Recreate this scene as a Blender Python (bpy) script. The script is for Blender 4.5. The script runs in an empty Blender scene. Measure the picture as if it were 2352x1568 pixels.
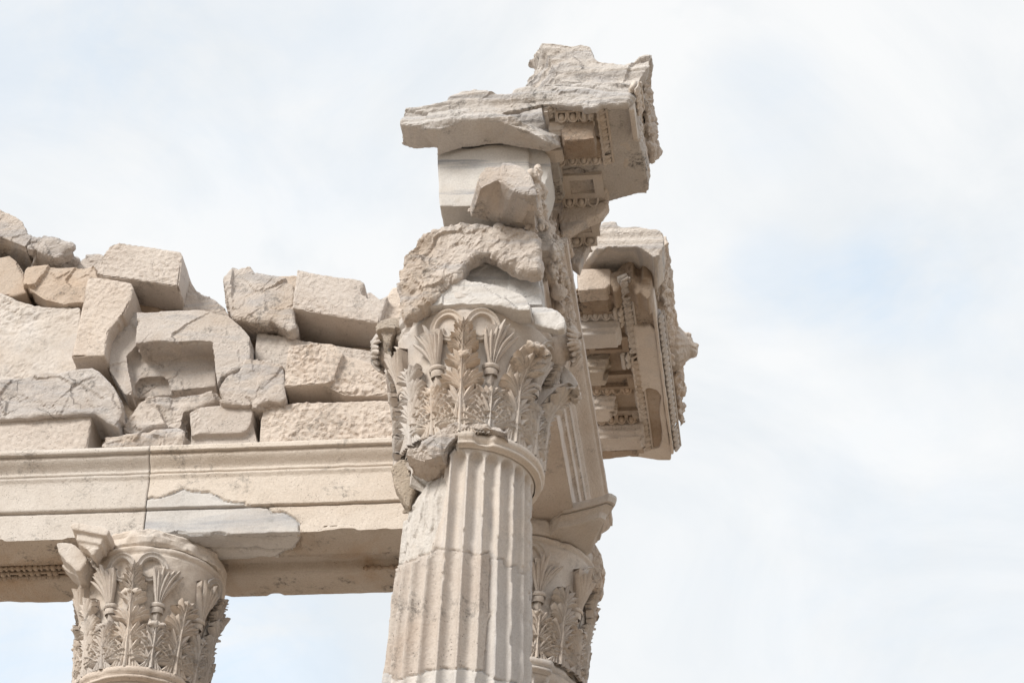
import bpy, bmesh, math, random
import numpy as np
from mathutils import Vector

scene = bpy.context.scene
COL = scene.collection
PI = math.pi

# ------------------------------------------------------------------ camera frame
CAM = np.array([3.600, -22.599, -15.220]); YAW, PITCH, ROLL, FPX = -0.143, 0.633, 0.046, 6827.5
FW = np.array([math.sin(YAW)*math.cos(PITCH), math.cos(YAW)*math.cos(PITCH), math.sin(PITCH)])
RT0 = np.array([math.cos(YAW), -math.sin(YAW), 0.0]); UP0 = np.cross(RT0, FW)
RT = math.cos(ROLL)*RT0 + math.sin(ROLL)*UP0
UP = -math.sin(ROLL)*RT0 + math.cos(ROLL)*UP0

def ray(px, py):
    return FW + RT*(px-1176)/FPX - UP*(py-784)/FPX
def on_axis(ax, val, px, py):
    d = ray(px, py); return CAM + d*((val-CAM[ax])/d[ax])
def on_plane(P0, n, px, py):
    d = ray(px, py); n = np.array(n, float)
    return CAM + d*(((np.array(P0)-CAM)@n)/(d@n))
def project(P):
    d = np.asarray(P)-CAM; z = d@FW
    return 1176+FPX*(d@RT)/z, 784-FPX*(d@UP)/z
def frame(x0, y0, sc):                     # survey sheets: sheet units -> picture units
    return lambda x, y: ((x0+x/sc)/1.7415, (y0+y/sc)/1.7415)
SA = frame(0, 780, 1.4); SB = frame(800, 900, 1.568); SC = frame(1500, 100, 1.8092)
SD = frame(2100, 600, 2.24); SE = frame(2100, 1250, 2.24); SF = frame(1500, 900, 1.5677)
SG = frame(1400, 1800, 1.684); SH = frame(2000, 1850, 1.78); SL = frame(0, 1750, 1.598)
SM = frame(800, 1750, 1.599); SN = frame(1550, 1750, 3.92); SO = frame(2100, 700, 2.4125)
SP = frame(2400, 150, 2.24); SQ = frame(1500, 1200, 2.24); SR = frame(200, 2050, 2.3025)
S0 = lambda x, y: (x, y)

# ------------------------------------------------------------------ numpy noise
def _h(ix, iy, iz, k):
    n = (ix*374761393 + iy*668265263 + iz*2147483647*3 + k*1274126177) & 0xffffffff
    n = ((n ^ (n >> 13))*1274126177) & 0xffffffff
    n = ((n ^ (n >> 16))*2246822519) & 0xffffffff
    return ((n ^ (n >> 15)) & 0xffffff)/float(0xffffff)
def vnoise(P, k=0):
    P = np.asarray(P, float); I = np.floor(P).astype(np.int64); f = P-I
    u = f*f*f*(f*(f*6-15)+10)
    r = 0
    for a in (0, 1):
        wx = u[:, 0] if a else 1-u[:, 0]
        for b in (0, 1):
            wy = u[:, 1] if b else 1-u[:, 1]
            for c in (0, 1):
                wz = u[:, 2] if c else 1-u[:, 2]
                r = r + wx*wy*wz*_h(I[:, 0]+a, I[:, 1]+b, I[:, 2]+c, k)
    return r*2-1
def fbm(P, octv=4, k=0, gain=.5):
    s = 0; a = 1; P = np.asarray(P, float)
    for o in range(octv):
        s = s+a*vnoise(P+o*17.3, k+o); P = P*2.03; a *= gain
    return s
def facets(P, k=0):
    """broken-stone facets: nearest-cell tilted planes"""
    P = np.asarray(P, float); I = np.floor(P).astype(np.int64)
    best = np.full(len(P), 9e9); val = np.zeros(len(P))
    for a in (-1, 0, 1):
        for b in (-1, 0, 1):
            for c in (-1, 0, 1):
                J = I+np.array([a, b, c])
                h = [_h(J[:, 0], J[:, 1], J[:, 2], k+q) for q in range(7)]
                d = P-(J+np.stack(h[:3], 1)); dd = (d*d).sum(1)
                v = d[:, 0]*(h[3]*2-1)+d[:, 1]*(h[4]*2-1)+d[:, 2]*(h[5]*2-1)+(h[6]-.5)*.7
                m = dd < best; best[m] = dd[m]; val[m] = v[m]
    return val

# ------------------------------------------------------------------ object helpers
def link(name, me, mat, parent=None, origin=None, smooth=False):
    o = bpy.data.objects.new(name, me); COL.objects.link(o)
    if mat is not None and not me.materials: me.materials.append(mat)
    if origin is not None:
        me.transform(__import__('mathutils').Matrix.Translation(-Vector(origin))); o.location = origin
    if parent is not None:
        o.parent = parent
        w = Vector((0, 0, 0)); p = parent
        while p is not None: w = w+p.location; p = p.parent
        o.location = (Vector(origin) if origin is not None else Vector((0, 0, 0)))-w
    if smooth:
        me.polygons.foreach_set('use_smooth', np.ones(len(me.polygons), bool))
    return o
def base_of(me):
    n = len(me.vertices); co = np.empty(n*3); me.vertices.foreach_get('co', co); co = co.reshape(-1, 3)
    c = (co.min(0)+co.max(0))/2; return (c[0], c[1], co[:, 2].min())
def tag(o, label, cat, group=None, kind=None):
    if label: o['label'] = label
    if cat: o['category'] = cat
    if group: o['group'] = group
    o['kind'] = kind or 'thing'
    return o
def thing(name, loc, label, cat, group=None):
    o = bpy.data.objects.new(name, None); COL.objects.link(o); o.location = loc; o.empty_display_size = .3
    return tag(o, label, cat, group)
def mesh_np(name, V, F):
    """V (n,3); F list of index tuples, or int array (m,4)"""
    me = bpy.data.meshes.new(name)
    V = np.asarray(V, dtype=np.float32)
    if isinstance(F, np.ndarray):
        m, k = F.shape
        me.vertices.add(len(V)); me.vertices.foreach_set('co', V.ravel())
        me.loops.add(m*k); me.loops.foreach_set('vertex_index', F.astype(np.int32).ravel())
        me.polygons.add(m)
        me.polygons.foreach_set('loop_start', np.arange(0, m*k, k, dtype=np.int32))
        try: me.polygons.foreach_set('loop_total', np.full(m, k, dtype=np.int32))
        except Exception: pass
        me.update(calc_edges=True); me.validate()
    else:
        me.from_pydata(V.tolist(), [], [tuple(map(int, f)) for f in F]); me.update()
    return me
class Geo:
    """collects shapes into one mesh"""
    def __init__(s): s.V = []; s.F = []; s.n = 0
    def add(s, V, F):
        V = np.asarray(V, float); s.V.append(V); s.F += [tuple(i+s.n for i in f) for f in F]; s.n += len(V)
    def grid(s, G, close_u=False, close_v=False):
        G = np.asarray(G, float); a, b = G.shape[:2]; F = []
        for i in range(a if close_u else a-1):
            for j in range(b if close_v else b-1):
                F.append((i*b+j, i*b+(j+1) % b, ((i+1) % a)*b+(j+1) % b, ((i+1) % a)*b+j))
        s.add(G.reshape(-1, 3), F)
    def box(s, lo, hi, fn=None):
        x0, y0, z0 = lo; x1, y1, z1 = hi
        V = np.array([(x, y, z) for z in (z0, z1) for y in (y0, y1) for x in (x0, x1)], float)
        if fn is not None: V = np.array([fn(*v) for v in V])
        s.add(V, [(0, 2, 3, 1), (4, 5, 7, 6), (0, 1, 5, 4), (2, 6, 7, 3), (0, 4, 6, 2), (1, 3, 7, 5)])
    def prism(s, front, back):
        """front/back: matching loops of 3-D points"""
        n = len(front); bm = bmesh.new()
        a = [bm.verts.new(p) for p in front]; b = [bm.verts.new(p) for p in back]
        for i in range(n):
            j = (i+1) % n; bm.faces.new((a[i], a[j], b[j], b[i]))
        f1 = bm.faces.new(a[::-1]); f2 = bm.faces.new(b)
        bmesh.ops.triangulate(bm, faces=[f1, f2], ngon_method='EAR_CLIP')
        bmesh.ops.recalc_face_normals(bm, faces=bm.faces)
        bm.verts.index_update()
        s.add([v.co[:] for v in bm.verts], [tuple(v.index for v in f.verts) for f in bm.faces]); bm.free()
    def tube(s, pts, rad, n=8, cap=True):
        pts = np.asarray(pts, float); m = len(pts); rad = np.broadcast_to(rad, (m,))
        T = np.gradient(pts, axis=0); T /= np.linalg.norm(T, axis=1)[:, None]+1e-9
        ref = np.array([0.13, .21, .97]) if abs(T[0] @ np.array([0, 0, 1.])) < .9 else np.array([.9, .1, .2])
        rings = []
        for i in range(m):
            a = np.cross(T[i], ref); a /= np.linalg.norm(a); b = np.cross(T[i], a)
            t = np.linspace(0, 2*PI, n, endpoint=False)
            rings.append(pts[i]+rad[i]*(np.cos(t)[:, None]*a+np.sin(t)[:, None]*b))
        k = s.n; s.grid(np.array(rings), close_v=True)
        if cap:
            s.F.append(tuple(k+i for i in range(n))); s.F.append(tuple(k+(m-1)*n+i for i in range(n-1, -1, -1)))
    def ball(s, c, r, A=None, nu=8, nv=6):
        u = np.linspace(0, 2*PI, nu, endpoint=False); v = np.linspace(-PI/2*.98, PI/2*.98, nv)
        P = np.array([[(math.cos(b)*math.cos(a), math.cos(b)*math.sin(a), math.sin(b)) for a in u] for b in v])*np.array(r)
        if A is not None: P = P @ np.array(A)
        k = s.n; s.grid(P+np.array(c), close_v=True)
        s.F.append(tuple(k+i for i in range(nu-1, -1, -1))); s.F.append(tuple(k+(nv-1)*nu+i for i in range(nu)))
    def mesh(s, name): return mesh_np(name, np.concatenate(s.V), s.F)

def remesh(me, vox, smooth_it=2, sm=.5):
    o = bpy.data.objects.new('tmp', me); COL.objects.link(o)
    m = o.modifiers.new('r', 'REMESH'); m.mode = 'VOXEL'; m.voxel_size = vox; m.adaptivity = 0
    if smooth_it:
        q = o.modifiers.new('s', 'SMOOTH'); q.factor = sm; q.iterations = smooth_it
    dg = bpy.context.evaluated_depsgraph_get(); dg.update()
    out = bpy.data.meshes.new_from_object(o.evaluated_get(dg))
    bpy.data.objects.remove(o); bpy.data.meshes.remove(me)
    return out
def getco(me):
    co = np.empty(len(me.vertices)*3); me.vertices.foreach_get('co', co); return co.reshape(-1, 3)
def getno(me):
    no = np.empty(len(me.vertices)*3); me.vertex_normals.foreach_get('vector', no); return no.reshape(-1, 3)
def setco(me, co): me.vertices.foreach_set('co', co.ravel()); me.update()
DIAG = np.array([[.62, .1, .78], [.0, 1., .0], [-.78, .1, .62]])
def sstep(a, b, x): t = np.clip((x-a)/(b-a), 0, 1); return t*t*(3-2*t)
def weather(me, style, seed, amp=1.0):
    co = getco(me); no = getno(me); P = co+seed*3.17
    front = np.clip((-no[:, 1]-.45)/.3, 0, 1)
    if style == 'peck':      # claw-chiselled front, sawn other faces
        Q = P @ DIAG.T
        d = (vnoise(Q*np.array([40, 40, 20]), 1)*.011+vnoise(P*27, 2)*.008+vnoise(P*50, 9)*.004)*front*(.75+.75*vnoise(P*1.9, 14))*(.8+.5*((seed*7.31) % 1))
        d += (.0025*fbm(P*9, 3, 3))*(1-front)+.010*vnoise(P*2.2, 4)
        # nicked arrises
        ed = sstep(.05, .3, 1-np.abs(no).max(1)); d -= (.035*sstep(.2, .7, vnoise(P*4.5, 7))+.02*sstep(.1, .6, vnoise(P*12, 8)))*ed
    elif style == 'coarse':
        d = (vnoise((P @ DIAG.T)*np.array([16, 16, 9]), 1)*.012+vnoise(P*29, 2)*.009+vnoise(P*50, 9)*.005)*(.3+.7*front)*(.7+.8*vnoise(P*1.7, 15))+.015*vnoise(P*2.2, 4)
    elif style == 'rock':
        W = P+.08*np.stack([vnoise(P*2.5, 11), vnoise(P*2.5, 12), vnoise(P*2.5, 13)], 1)
        d = .075*facets(W*1.9, 21)+.020*facets(W*5, 31)+.007*fbm(P*13, 4, 41)+.003*vnoise(P*45, 5)
    elif style == 'crag':
        W = P+.10*np.stack([vnoise(P*2.5, 11), vnoise(P*2.5, 12), vnoise(P*2.5, 13)], 1)
        d = .085*facets(W*2.1, 21)+.024*facets(W*6, 31)+.012*fbm(P*9, 4, 41)+.004*vnoise(P*40, 5)
    elif style == 'rough':   # crystalline rounded break
        W = P+.06*np.stack([vnoise(P*4, 11), vnoise(P*4, 12), vnoise(P*4, 13)], 1)
        d = .035*fbm(P*2.6, 3, 45)+.020*facets(W*5, 31)+.012*facets(W*12, 32)+.010*fbm(P*18, 3, 41)
    elif style == 'strata':  # marble broken along its bedding
        Q = P+.09*np.stack([0*P[:, 0], 0*P[:, 0], vnoise(P*1.7, 55)], 1)
        lay = vnoise(np.stack([Q[:, 0]*1.3, Q[:, 1]*1.3, Q[:, 2]*9], 1), 51)
        lay2 = vnoise(np.stack([Q[:, 0]*3, Q[:, 1]*3, Q[:, 2]*28], 1), 52)
        d = .022*lay+.007*lay2+.055*facets(P*2.6, 21)+.02*facets(P*6, 22)+.010*fbm(P*14, 3, 41)
        d = d*(.3+.7*np.clip(1-np.abs(no[:, 2])*1.1, 0, 1))
    elif style == 'bedded':
        Q = P+.07*np.stack([0*P[:, 0], 0*P[:, 0], vnoise(P*1.3, 55)], 1)
        lay = vnoise(np.stack([Q[:, 0]*.9, Q[:, 1]*.9, Q[:, 2]*11], 1), 51); lay2 = vnoise(np.stack([Q[:, 0]*2, Q[:, 1]*2, Q[:, 2]*36], 1), 52)
        sd = np.clip(1.15-np.abs(no[:, 2])*1.3, .12, 1)
        d = (.030*lay+.012*lay2+.022*facets(P*3, 21)+.008*fbm(P*16, 3, 41))*sd
    elif style == 'ornate':
        W = P+.05*np.stack([vnoise(P*7, 11), vnoise(P*7, 12), vnoise(P*7, 13)], 1)
        d = np.clip(no[:, 0]*2.2, .12, 1)*(.055*np.abs(vnoise(W*8, 61))+.035*facets(W*11, 31)+.012*fbm(P*24, 2, 41)-.03)
    else:                    # smooth dressed face
        d = .004*fbm(P*6, 3, 71)+.006*vnoise(P*1.8, 72)
        d -= .035*sstep(.3, .75, vnoise(P*5, 73))*sstep(.12, .45, 1-np.abs(no).max(1))
    setco(me, co+no*(d*amp)[:, None])

def jag(pts, step, amp, rng):
    out = []; n = len(pts)
    for i in range(n):
        a = np.array(pts[i], float); b = np.array(pts[(i+1) % n], float); L = np.linalg.norm(b-a)
        k = max(1, int(L/step)); nrm = np.array([-(b-a)[1], (b-a)[0]])/(L+1e-9)
        for j in range(k):
            o = 0 if j == 0 else rng.uniform(-amp, amp)
            out.append(a+(b-a)*j/k+nrm*o)
    return out
def traced(fr, outline, P0, n=(0, -1, 0), step=0, amp=0, rng=None):
    px = [fr(*q) for q in outline]
    if step: px = jag(px, step, amp, rng)
    return [on_plane(P0, n, *q) for q in px]
def block_geo(g, fr, outline, y0, depth, n=(0, -1, 0), push=None, step=0, amp=0, rng=None, P0=None, bo=None):
    if bo is not None:
        F = traced(fr, outline, (0, y0, 3)); g.prism(F, traced(fr, bo, (0, y0+depth, 3))); return
    F = traced(fr, outline, P0 if P0 is not None else (0, y0, 3), n, step, amp, rng)
    v = np.array(push if push is not None else (0, depth, 0), float)
    g.prism(F, [p+v for p in F])
def stone(name, layers, style, mat, label, cat='stone block', group=None, vox=.02, seed=0, parent=None, sm=2, amp=1.0, smooth=False, orig=None):
    rng = random.Random(seed*7+1); g = Geo()
    for L in layers:
        if callable(L): L(g)
        else:
            L = dict(L); block_geo(g, L.pop('fr'), L.pop('o'), L.pop('y', None), L.pop('d', None), rng=rng, **L)
    me = remesh(g.mesh(name), vox, sm)
    if style: weather(me, style, seed+.37, amp)
    o = link(name, me, mat, parent, orig if orig is not None else (base_of(me) if parent is None else None), smooth)
    if parent is None: tag(o, label, cat, group)
    elif label: o['label'] = label
    return o

# ------------------------------------------------------------------ materials
def stone_mat(name, c1, c2, patina=(.40, .27, .16), patina_amt=.25, dark=.25, pits=.0, vein=None, bump=.5, grain=.25, scale=1.0, seed=0, crack=.5):
    m = bpy.data.materials.new(name); m.use_nodes = True; nt = m.node_tree; N = nt.nodes; L = nt.links
    N.clear()
    out = N.new('ShaderNodeOutputMaterial'); b = N.new('ShaderNodeBsdfPrincipled'); L.new(b.outputs[0], out.inputs[0])
    b.inputs['Roughness'].default_value = .88
    b.inputs['Specular IOR Level'].default_value = .25
    geo = N.new('ShaderNodeNewGeometry')
    mp = N.new('ShaderNodeMapping'); L.new(geo.outputs['Position'], mp.inputs[0]); mp.inputs['Location'].default_value = (seed*3.1, seed*1.7, seed*2.3)
    def noise(sc, det=6, rough=.6, dist=0, vec=None):
        t = N.new('ShaderNodeTexNoise'); t.inputs['Scale'].default_value = sc*scale; t.inputs['Detail'].default_value = det
        t.inputs['Roughness'].default_value = rough; t.inputs['Distortion'].default_value = dist
        L.new(vec or mp.outputs[0], t.inputs['Vector']); return t.outputs['Fac']
    def ramp(fac, a, b_, ca=(0, 0, 0, 1), cb=(1, 1, 1, 1)):
        r = N.new('ShaderNodeValToRGB'); r.color_ramp.elements[0].position = a; r.color_ramp.elements[1].position = b_
        r.color_ramp.elements[0].color = ca; r.color_ramp.elements[1].color = cb; L.new(fac, r.inputs[0]); return r.outputs[0]
    def mix(fac, A, B, mode='MIX'):
        x = N.new('ShaderNodeMix'); x.data_type = 'RGBA'; x.blend_type = mode
        if isinstance(fac, float): x.inputs[0].default_value = fac
        else: L.new(fac, x.inputs[0])
        for i, v in ((6, A), (7, B)):
            if isinstance(v, tuple): x.inputs[i].default_value = (*v, 1) if len(v) == 3 else v
            else: L.new(v, x.inputs[i])
        return x.outputs[2]
    def mul(a, k):
        x = N.new('ShaderNodeMath'); x.operation = 'MULTIPLY'; L.new(a, x.inputs[0])
        if isinstance(k, (int, float)): x.inputs[1].default_value = k
        else: L.new(k, x.inputs[1])
        return x.outputs[0]
    c = mix(ramp(noise(1.6, 7, .62), .35, .65), c1, c2)
    c = mix(mul(ramp(noise(.9, 6, .65, .6), .50, .72), patina_amt), c, patina)
    oi = N.new('ShaderNodeObjectInfo')
    c = mix(.6, c, ramp(oi.outputs['Random'], .0, 1.0, (.86, .88, .92, 1), (1.05, 1.0, .95, 1)), 'MULTIPLY')
    if vein:
        vm = N.new('ShaderNodeMapping'); L.new(mp.outputs[0], vm.inputs[0]); vm.inputs['Scale'].default_value = vein.get('stretch', (.5, .5, 5)); vm.inputs['Rotation'].default_value = vein.get('rot', (.1, .12, 0))
        v = noise(1.4, 5, .6, .8, vm.outputs[0]); c = mix(mul(ramp(v, vein.get('lo', .50), vein.get('hi', .68)), vein.get('amt', .7)), c, vein.get('col', (.36, .37, .40)))
    # weathering crust
    c = mix(mul(mul(ramp(noise(2.2, 9, .72), .53, .62), ramp(noise(19, 7, .75), .46, .60)), min(1, dark*1.5)), c, (.075, .072, .07))
    # mineral grain
    c = mix(grain, c, ramp(noise(55, 3, .7), .28, .62, (.35, .33, .31, 1), (1, 1, 1, 1)), 'MULTIPLY')
    hgt = N.new('ShaderNodeMath'); hgt.operation = 'ADD'; L.new(mul(noise(38, 6, .65), 1.0), hgt.inputs[0]); L.new(mul(noise(110, 3, .6), .35), hgt.inputs[1]); h = hgt.outputs[0]
    if pits:
        vo = N.new('ShaderNodeTexVoronoi'); vo.inputs['Scale'].default_value = 34*scale; L.new(mp.outputs[0], vo.inputs['Vector'])
        pm = mul(ramp(vo.outputs['Distance'], .10, .22, (1, 1, 1, 1), (0, 0, 0, 1)), ramp(noise(7, 4, .7), .48, .60))
        c = mix(mul(pm, pits), c, (.16, .13, .11))
        hs = N.new('ShaderNodeMath'); hs.operation = 'SUBTRACT'; L.new(h, hs.inputs[0]); L.new(mul(pm, 2.5*pits), hs.inputs[1]); h = hs.outputs[0]
    if crack:
        nv = N.new('ShaderNodeTexNoise'); nv.inputs['Scale'].default_value = 6; nv.inputs['Detail'].default_value = 4; L.new(mp.outputs[0], nv.inputs['Vector'])
        av = N.new('ShaderNodeVectorMath'); av.operation = 'MULTIPLY_ADD'; L.new(nv.outputs['Color'], av.inputs[0]); av.inputs[1].default_value = (.16, .16, .16); L.new(mp.outputs[0], av.inputs[2])
        ve = N.new('ShaderNodeTexVoronoi'); ve.feature = 'DISTANCE_TO_EDGE'; ve.inputs['Scale'].default_value = .9; L.new(av.outputs[0], ve.inputs['Vector'])
        cm = mul(ramp(ve.outputs['Distance'], .002, .007, (1, 1, 1, 1), (0, 0, 0, 1)), ramp(noise(1.1, 3, .5), .59, .66))
        c = mix(mul(cm, crack), c, (.11, .09, .08))
        hs = N.new('ShaderNodeMath'); hs.operation = 'SUBTRACT'; L.new(h, hs.inputs[0]); L.new(mul(cm, 2.0*crack), hs.inputs[1]); h = hs.outputs[0]
    bp = N.new('ShaderNodeBump'); bp.inputs['Strength'].default_value = bump; bp.inputs['Distance'].default_value = .03
    L.new(h, bp.inputs['Height']); L.new(bp.outputs[0], b.inputs['Normal'])
    L.new(c, b.inputs['Base Color'])
    return m
M_CREAM = stone_mat('cream_limestone', (.605, .53, .47), (.68, .61, .55), (.56, .44, .345), .40, .32, .8, bump=.5, crack=.25)
M_CREAM2 = stone_mat('cream_limestone_warm', (.60, .525, .465), (.66, .60, .545), (.54, .42, .33), .45, .40, .95, bump=.6, seed=3, crack=.4)
M_ROCK = stone_mat('broken_marble', (.56, .50, .455), (.665, .61, .565), (.50, .37, .25), .45, .45, .15, vein=dict(amt=.6, col=(.42, .41, .42), stretch=(.8, .8, 4), lo=.50, hi=.64), bump=.7, seed=5)
M_MARBLE = stone_mat('weathered_marble', (.60, .54, .485), (.67, .625, .585), (.53, .41, .30), .40, .22, .0, vein=dict(amt=.35, col=(.45, .44, .45), stretch=(1.2, 1.2, .9)), bump=.25, seed=7)
M_GREY = stone_mat('grey_veined_marble', (.60, .58, .56), (.68, .66, .64), (.55, .43, .32), .25, .15, .0, vein=dict(amt=.75, col=(.38, .39, .42), stretch=(.35, .5, 4)), bump=.25, seed=9)
M_BEAM = stone_mat('pale_beam_limestone', (.645, .585, .525), (.71, .655, .60), (.58, .47, .37), .30, .35, .8, bump=.45, seed=31, crack=.2)
M_BED = stone_mat('bedded_marble', (.61, .565, .525), (.69, .65, .615), (.52, .40, .29), .40, .60, .15, vein=dict(amt=.6, col=(.42, .415, .43), stretch=(.5, .5, 7), lo=.50, hi=.62), bump=.7, seed=33)
M_VEIN = stone_mat('grey_banded_block_marble', (.62, .60, .575), (.69, .67, .645), (.56, .45, .34), .3, .1, .0, vein=dict(amt=.9, col=(.33, .34, .37), stretch=(.25, .3, 6), lo=.56, hi=.64), bump=.25, seed=29)
M_BLUE = stone_mat('blue_grey_marble', (.57, .535, .505), (.645, .61, .58), (.52, .42, .33), .35, .15, .0, vein=dict(amt=.55, col=(.44, .425, .43), stretch=(3, 3, .35)), bump=.22, seed=11, crack=.25)
M_WHITE = stone_mat('fresh_broken_marble', (.66, .62, .58), (.72, .70, .68), (.62, .50, .38), .30, .08, .0, bump=.8, seed=13)
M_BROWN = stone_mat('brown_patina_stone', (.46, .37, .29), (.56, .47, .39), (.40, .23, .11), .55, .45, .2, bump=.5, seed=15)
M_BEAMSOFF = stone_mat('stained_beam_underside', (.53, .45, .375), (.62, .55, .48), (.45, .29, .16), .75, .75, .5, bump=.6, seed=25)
M_TAN = stone_mat('tan_boulder', (.53, .45, .385), (.61, .535, .47), (.50, .35, .23), .5, .5, .3, bump=.6, seed=27)
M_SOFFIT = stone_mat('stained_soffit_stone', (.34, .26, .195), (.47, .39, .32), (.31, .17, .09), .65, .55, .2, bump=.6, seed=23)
M_CARVE = stone_mat('carved_marble', (.575, .505, .445), (.65, .60, .555), (.50, .37, .26), .45, .35, .0, vein=dict(amt=.35, col=(.44, .43, .44), stretch=(1, 1, 1.5)), bump=.3, seed=17)
M_CRUST = stone_mat('rough_crusted_stone', (.48, .42, .35), (.60, .53, .46), (.38, .28, .19), .4, .6, .6, bump=1.0, seed=19)
# ------------------------------------------------------------------ key dimensions (metres)
SPAN = 4.0; H_CAP = 1.642; Z_LIP = 1.389; WB = 1.259; Z_ARCH = 2.687
R_RING = .69; R_LIP = .777
def inside(px, py, poly):
    r = np.zeros(px.shape, bool); n = len(poly)
    for i in range(n):
        x1, y1 = poly[i]; x2, y2 = poly[(i+1) % n]
        c = ((y1 > py) != (y2 > py)) & (px < (x2-x1)*(py-y1)/(y2-y1+1e-12)+x1); r ^= c
    return r
def poly_fr(fr, pts): return [fr(*p) for p in pts]

# ---------------- shaft
def shaft_R(z):
    d = np.maximum(-z, 0); return .588+.035*np.minimum(d, 2.5)+.012*np.maximum(d-2.5, 0)
def shaft_field(TH, Z, phase=0.0, top=-.12):
    R = shaft_R(Z); n = 24; w = 2*PI/n
    a = (TH+phase)/w; t = (a-np.round(a))*2            # -1..1 across one flute
    fl = .86                                            # flute part; the rest is the fillet
    x = np.clip(np.abs(t)/fl, 0, 1)
    half = R*w*.5*fl
    zt = top-half*1.0                                   # rounded heads
    up = np.clip((Z-zt)/half, 0, 1)
    rr = np.sqrt(np.clip(x*x+up*up, 0, 1))
    prof = np.sqrt(np.clip(1-rr*rr, 0, 1))
    dep = .085*prof**.85
    flare = .10*np.clip((Z+.16)/.16, 0, 1)**2           # apophyge under the ring
    return R-dep+flare
def rev_grid(prof, n=160, X=0, Y=0, Z=0, th=None):
    th = np.linspace(0, 2*PI, n, endpoint=False) if th is None else th
    P = np.array([[(X+r*math.cos(a), Y+r*math.sin(a), Z+z) for a in th] for r, z in prof])
    return P
ASTRAGAL = [(.62, -.10), (.64, -.085), (.672, -.08), (.676, -.055), (.66, -.045), (.69, -.03), (.703, 0), (.698, .03), (.675, .052), (.62, .062), (.58, .06)]

# ---------------- bell and leaves
def bell_r(v):
    v = np.asarray(v, float)
    return np.interp(v, [0, .12, .5, .85, 1.05, 1.2, 1.3, 1.36], [.60, .598, .615, .658, .695, .728, .752, .768])
class Wrap:
    """maps leaf coordinates (angle offset in metres, height, outward) onto the bell of one capital"""
    def __init__(s, X, Y, Z): s.c = np.array([X, Y, Z])
    def __call__(s, th0, u, v, n):
        r0 = bell_r(v); th = th0+np.asarray(u)/(r0+.03); r = r0+np.asarray(n)
        return np.stack([s.c[0]+r*np.cos(th), s.c[1]+r*np.sin(th), s.c[2]+v+0*r], -1)
def lean(t, p, curl):
    """outward offset of a leaf surface at relative height t"""
    return .076+p*.015*t+.07*p*np.clip(t-.45, 0, 2)**2+curl*np.clip(t-.6, 0, 1)**1.5*.9
def strip(g, W, th0, cu, cv, width, hgt, n0, keel=1.0, ns=None):
    """a carved leaflet along the curve (cu,cv): raised canoe-shaped strip on the leaf surface n0(v)"""
    cu = np.asarray(cu); cv = np.asarray(cv); m = len(cu)
    du = np.gradient(cu); dv = np.gradient(cv); L = np.hypot(du, dv)+1e-9; nu, nv = -dv/L, du/L
    G = []
    for k, hh in ((-1.0, -.55), (-.72, .45), (-.30, .62), (0, keel), (.30, .62), (.72, .45), (1.0, -.55)):
        u = cu+nu*width*k; v = np.clip(cv+nv*width*k, -.07, 1.45)
        G.append(W(th0, u, v, n0(v)+hgt*hh))
    g.grid(np.array(G))
def bez(a, b, c, m=9):
    t = np.linspace(0, 1, m)[:, None]; a, b, c = map(np.array, (a, b, c))
    return ((1-t)**2*a+2*t*(1-t)*b+t*t*c).T
FING = np.array([.34, .52, .70, .86, .97, 1.0, .97, .80, .34])
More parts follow.
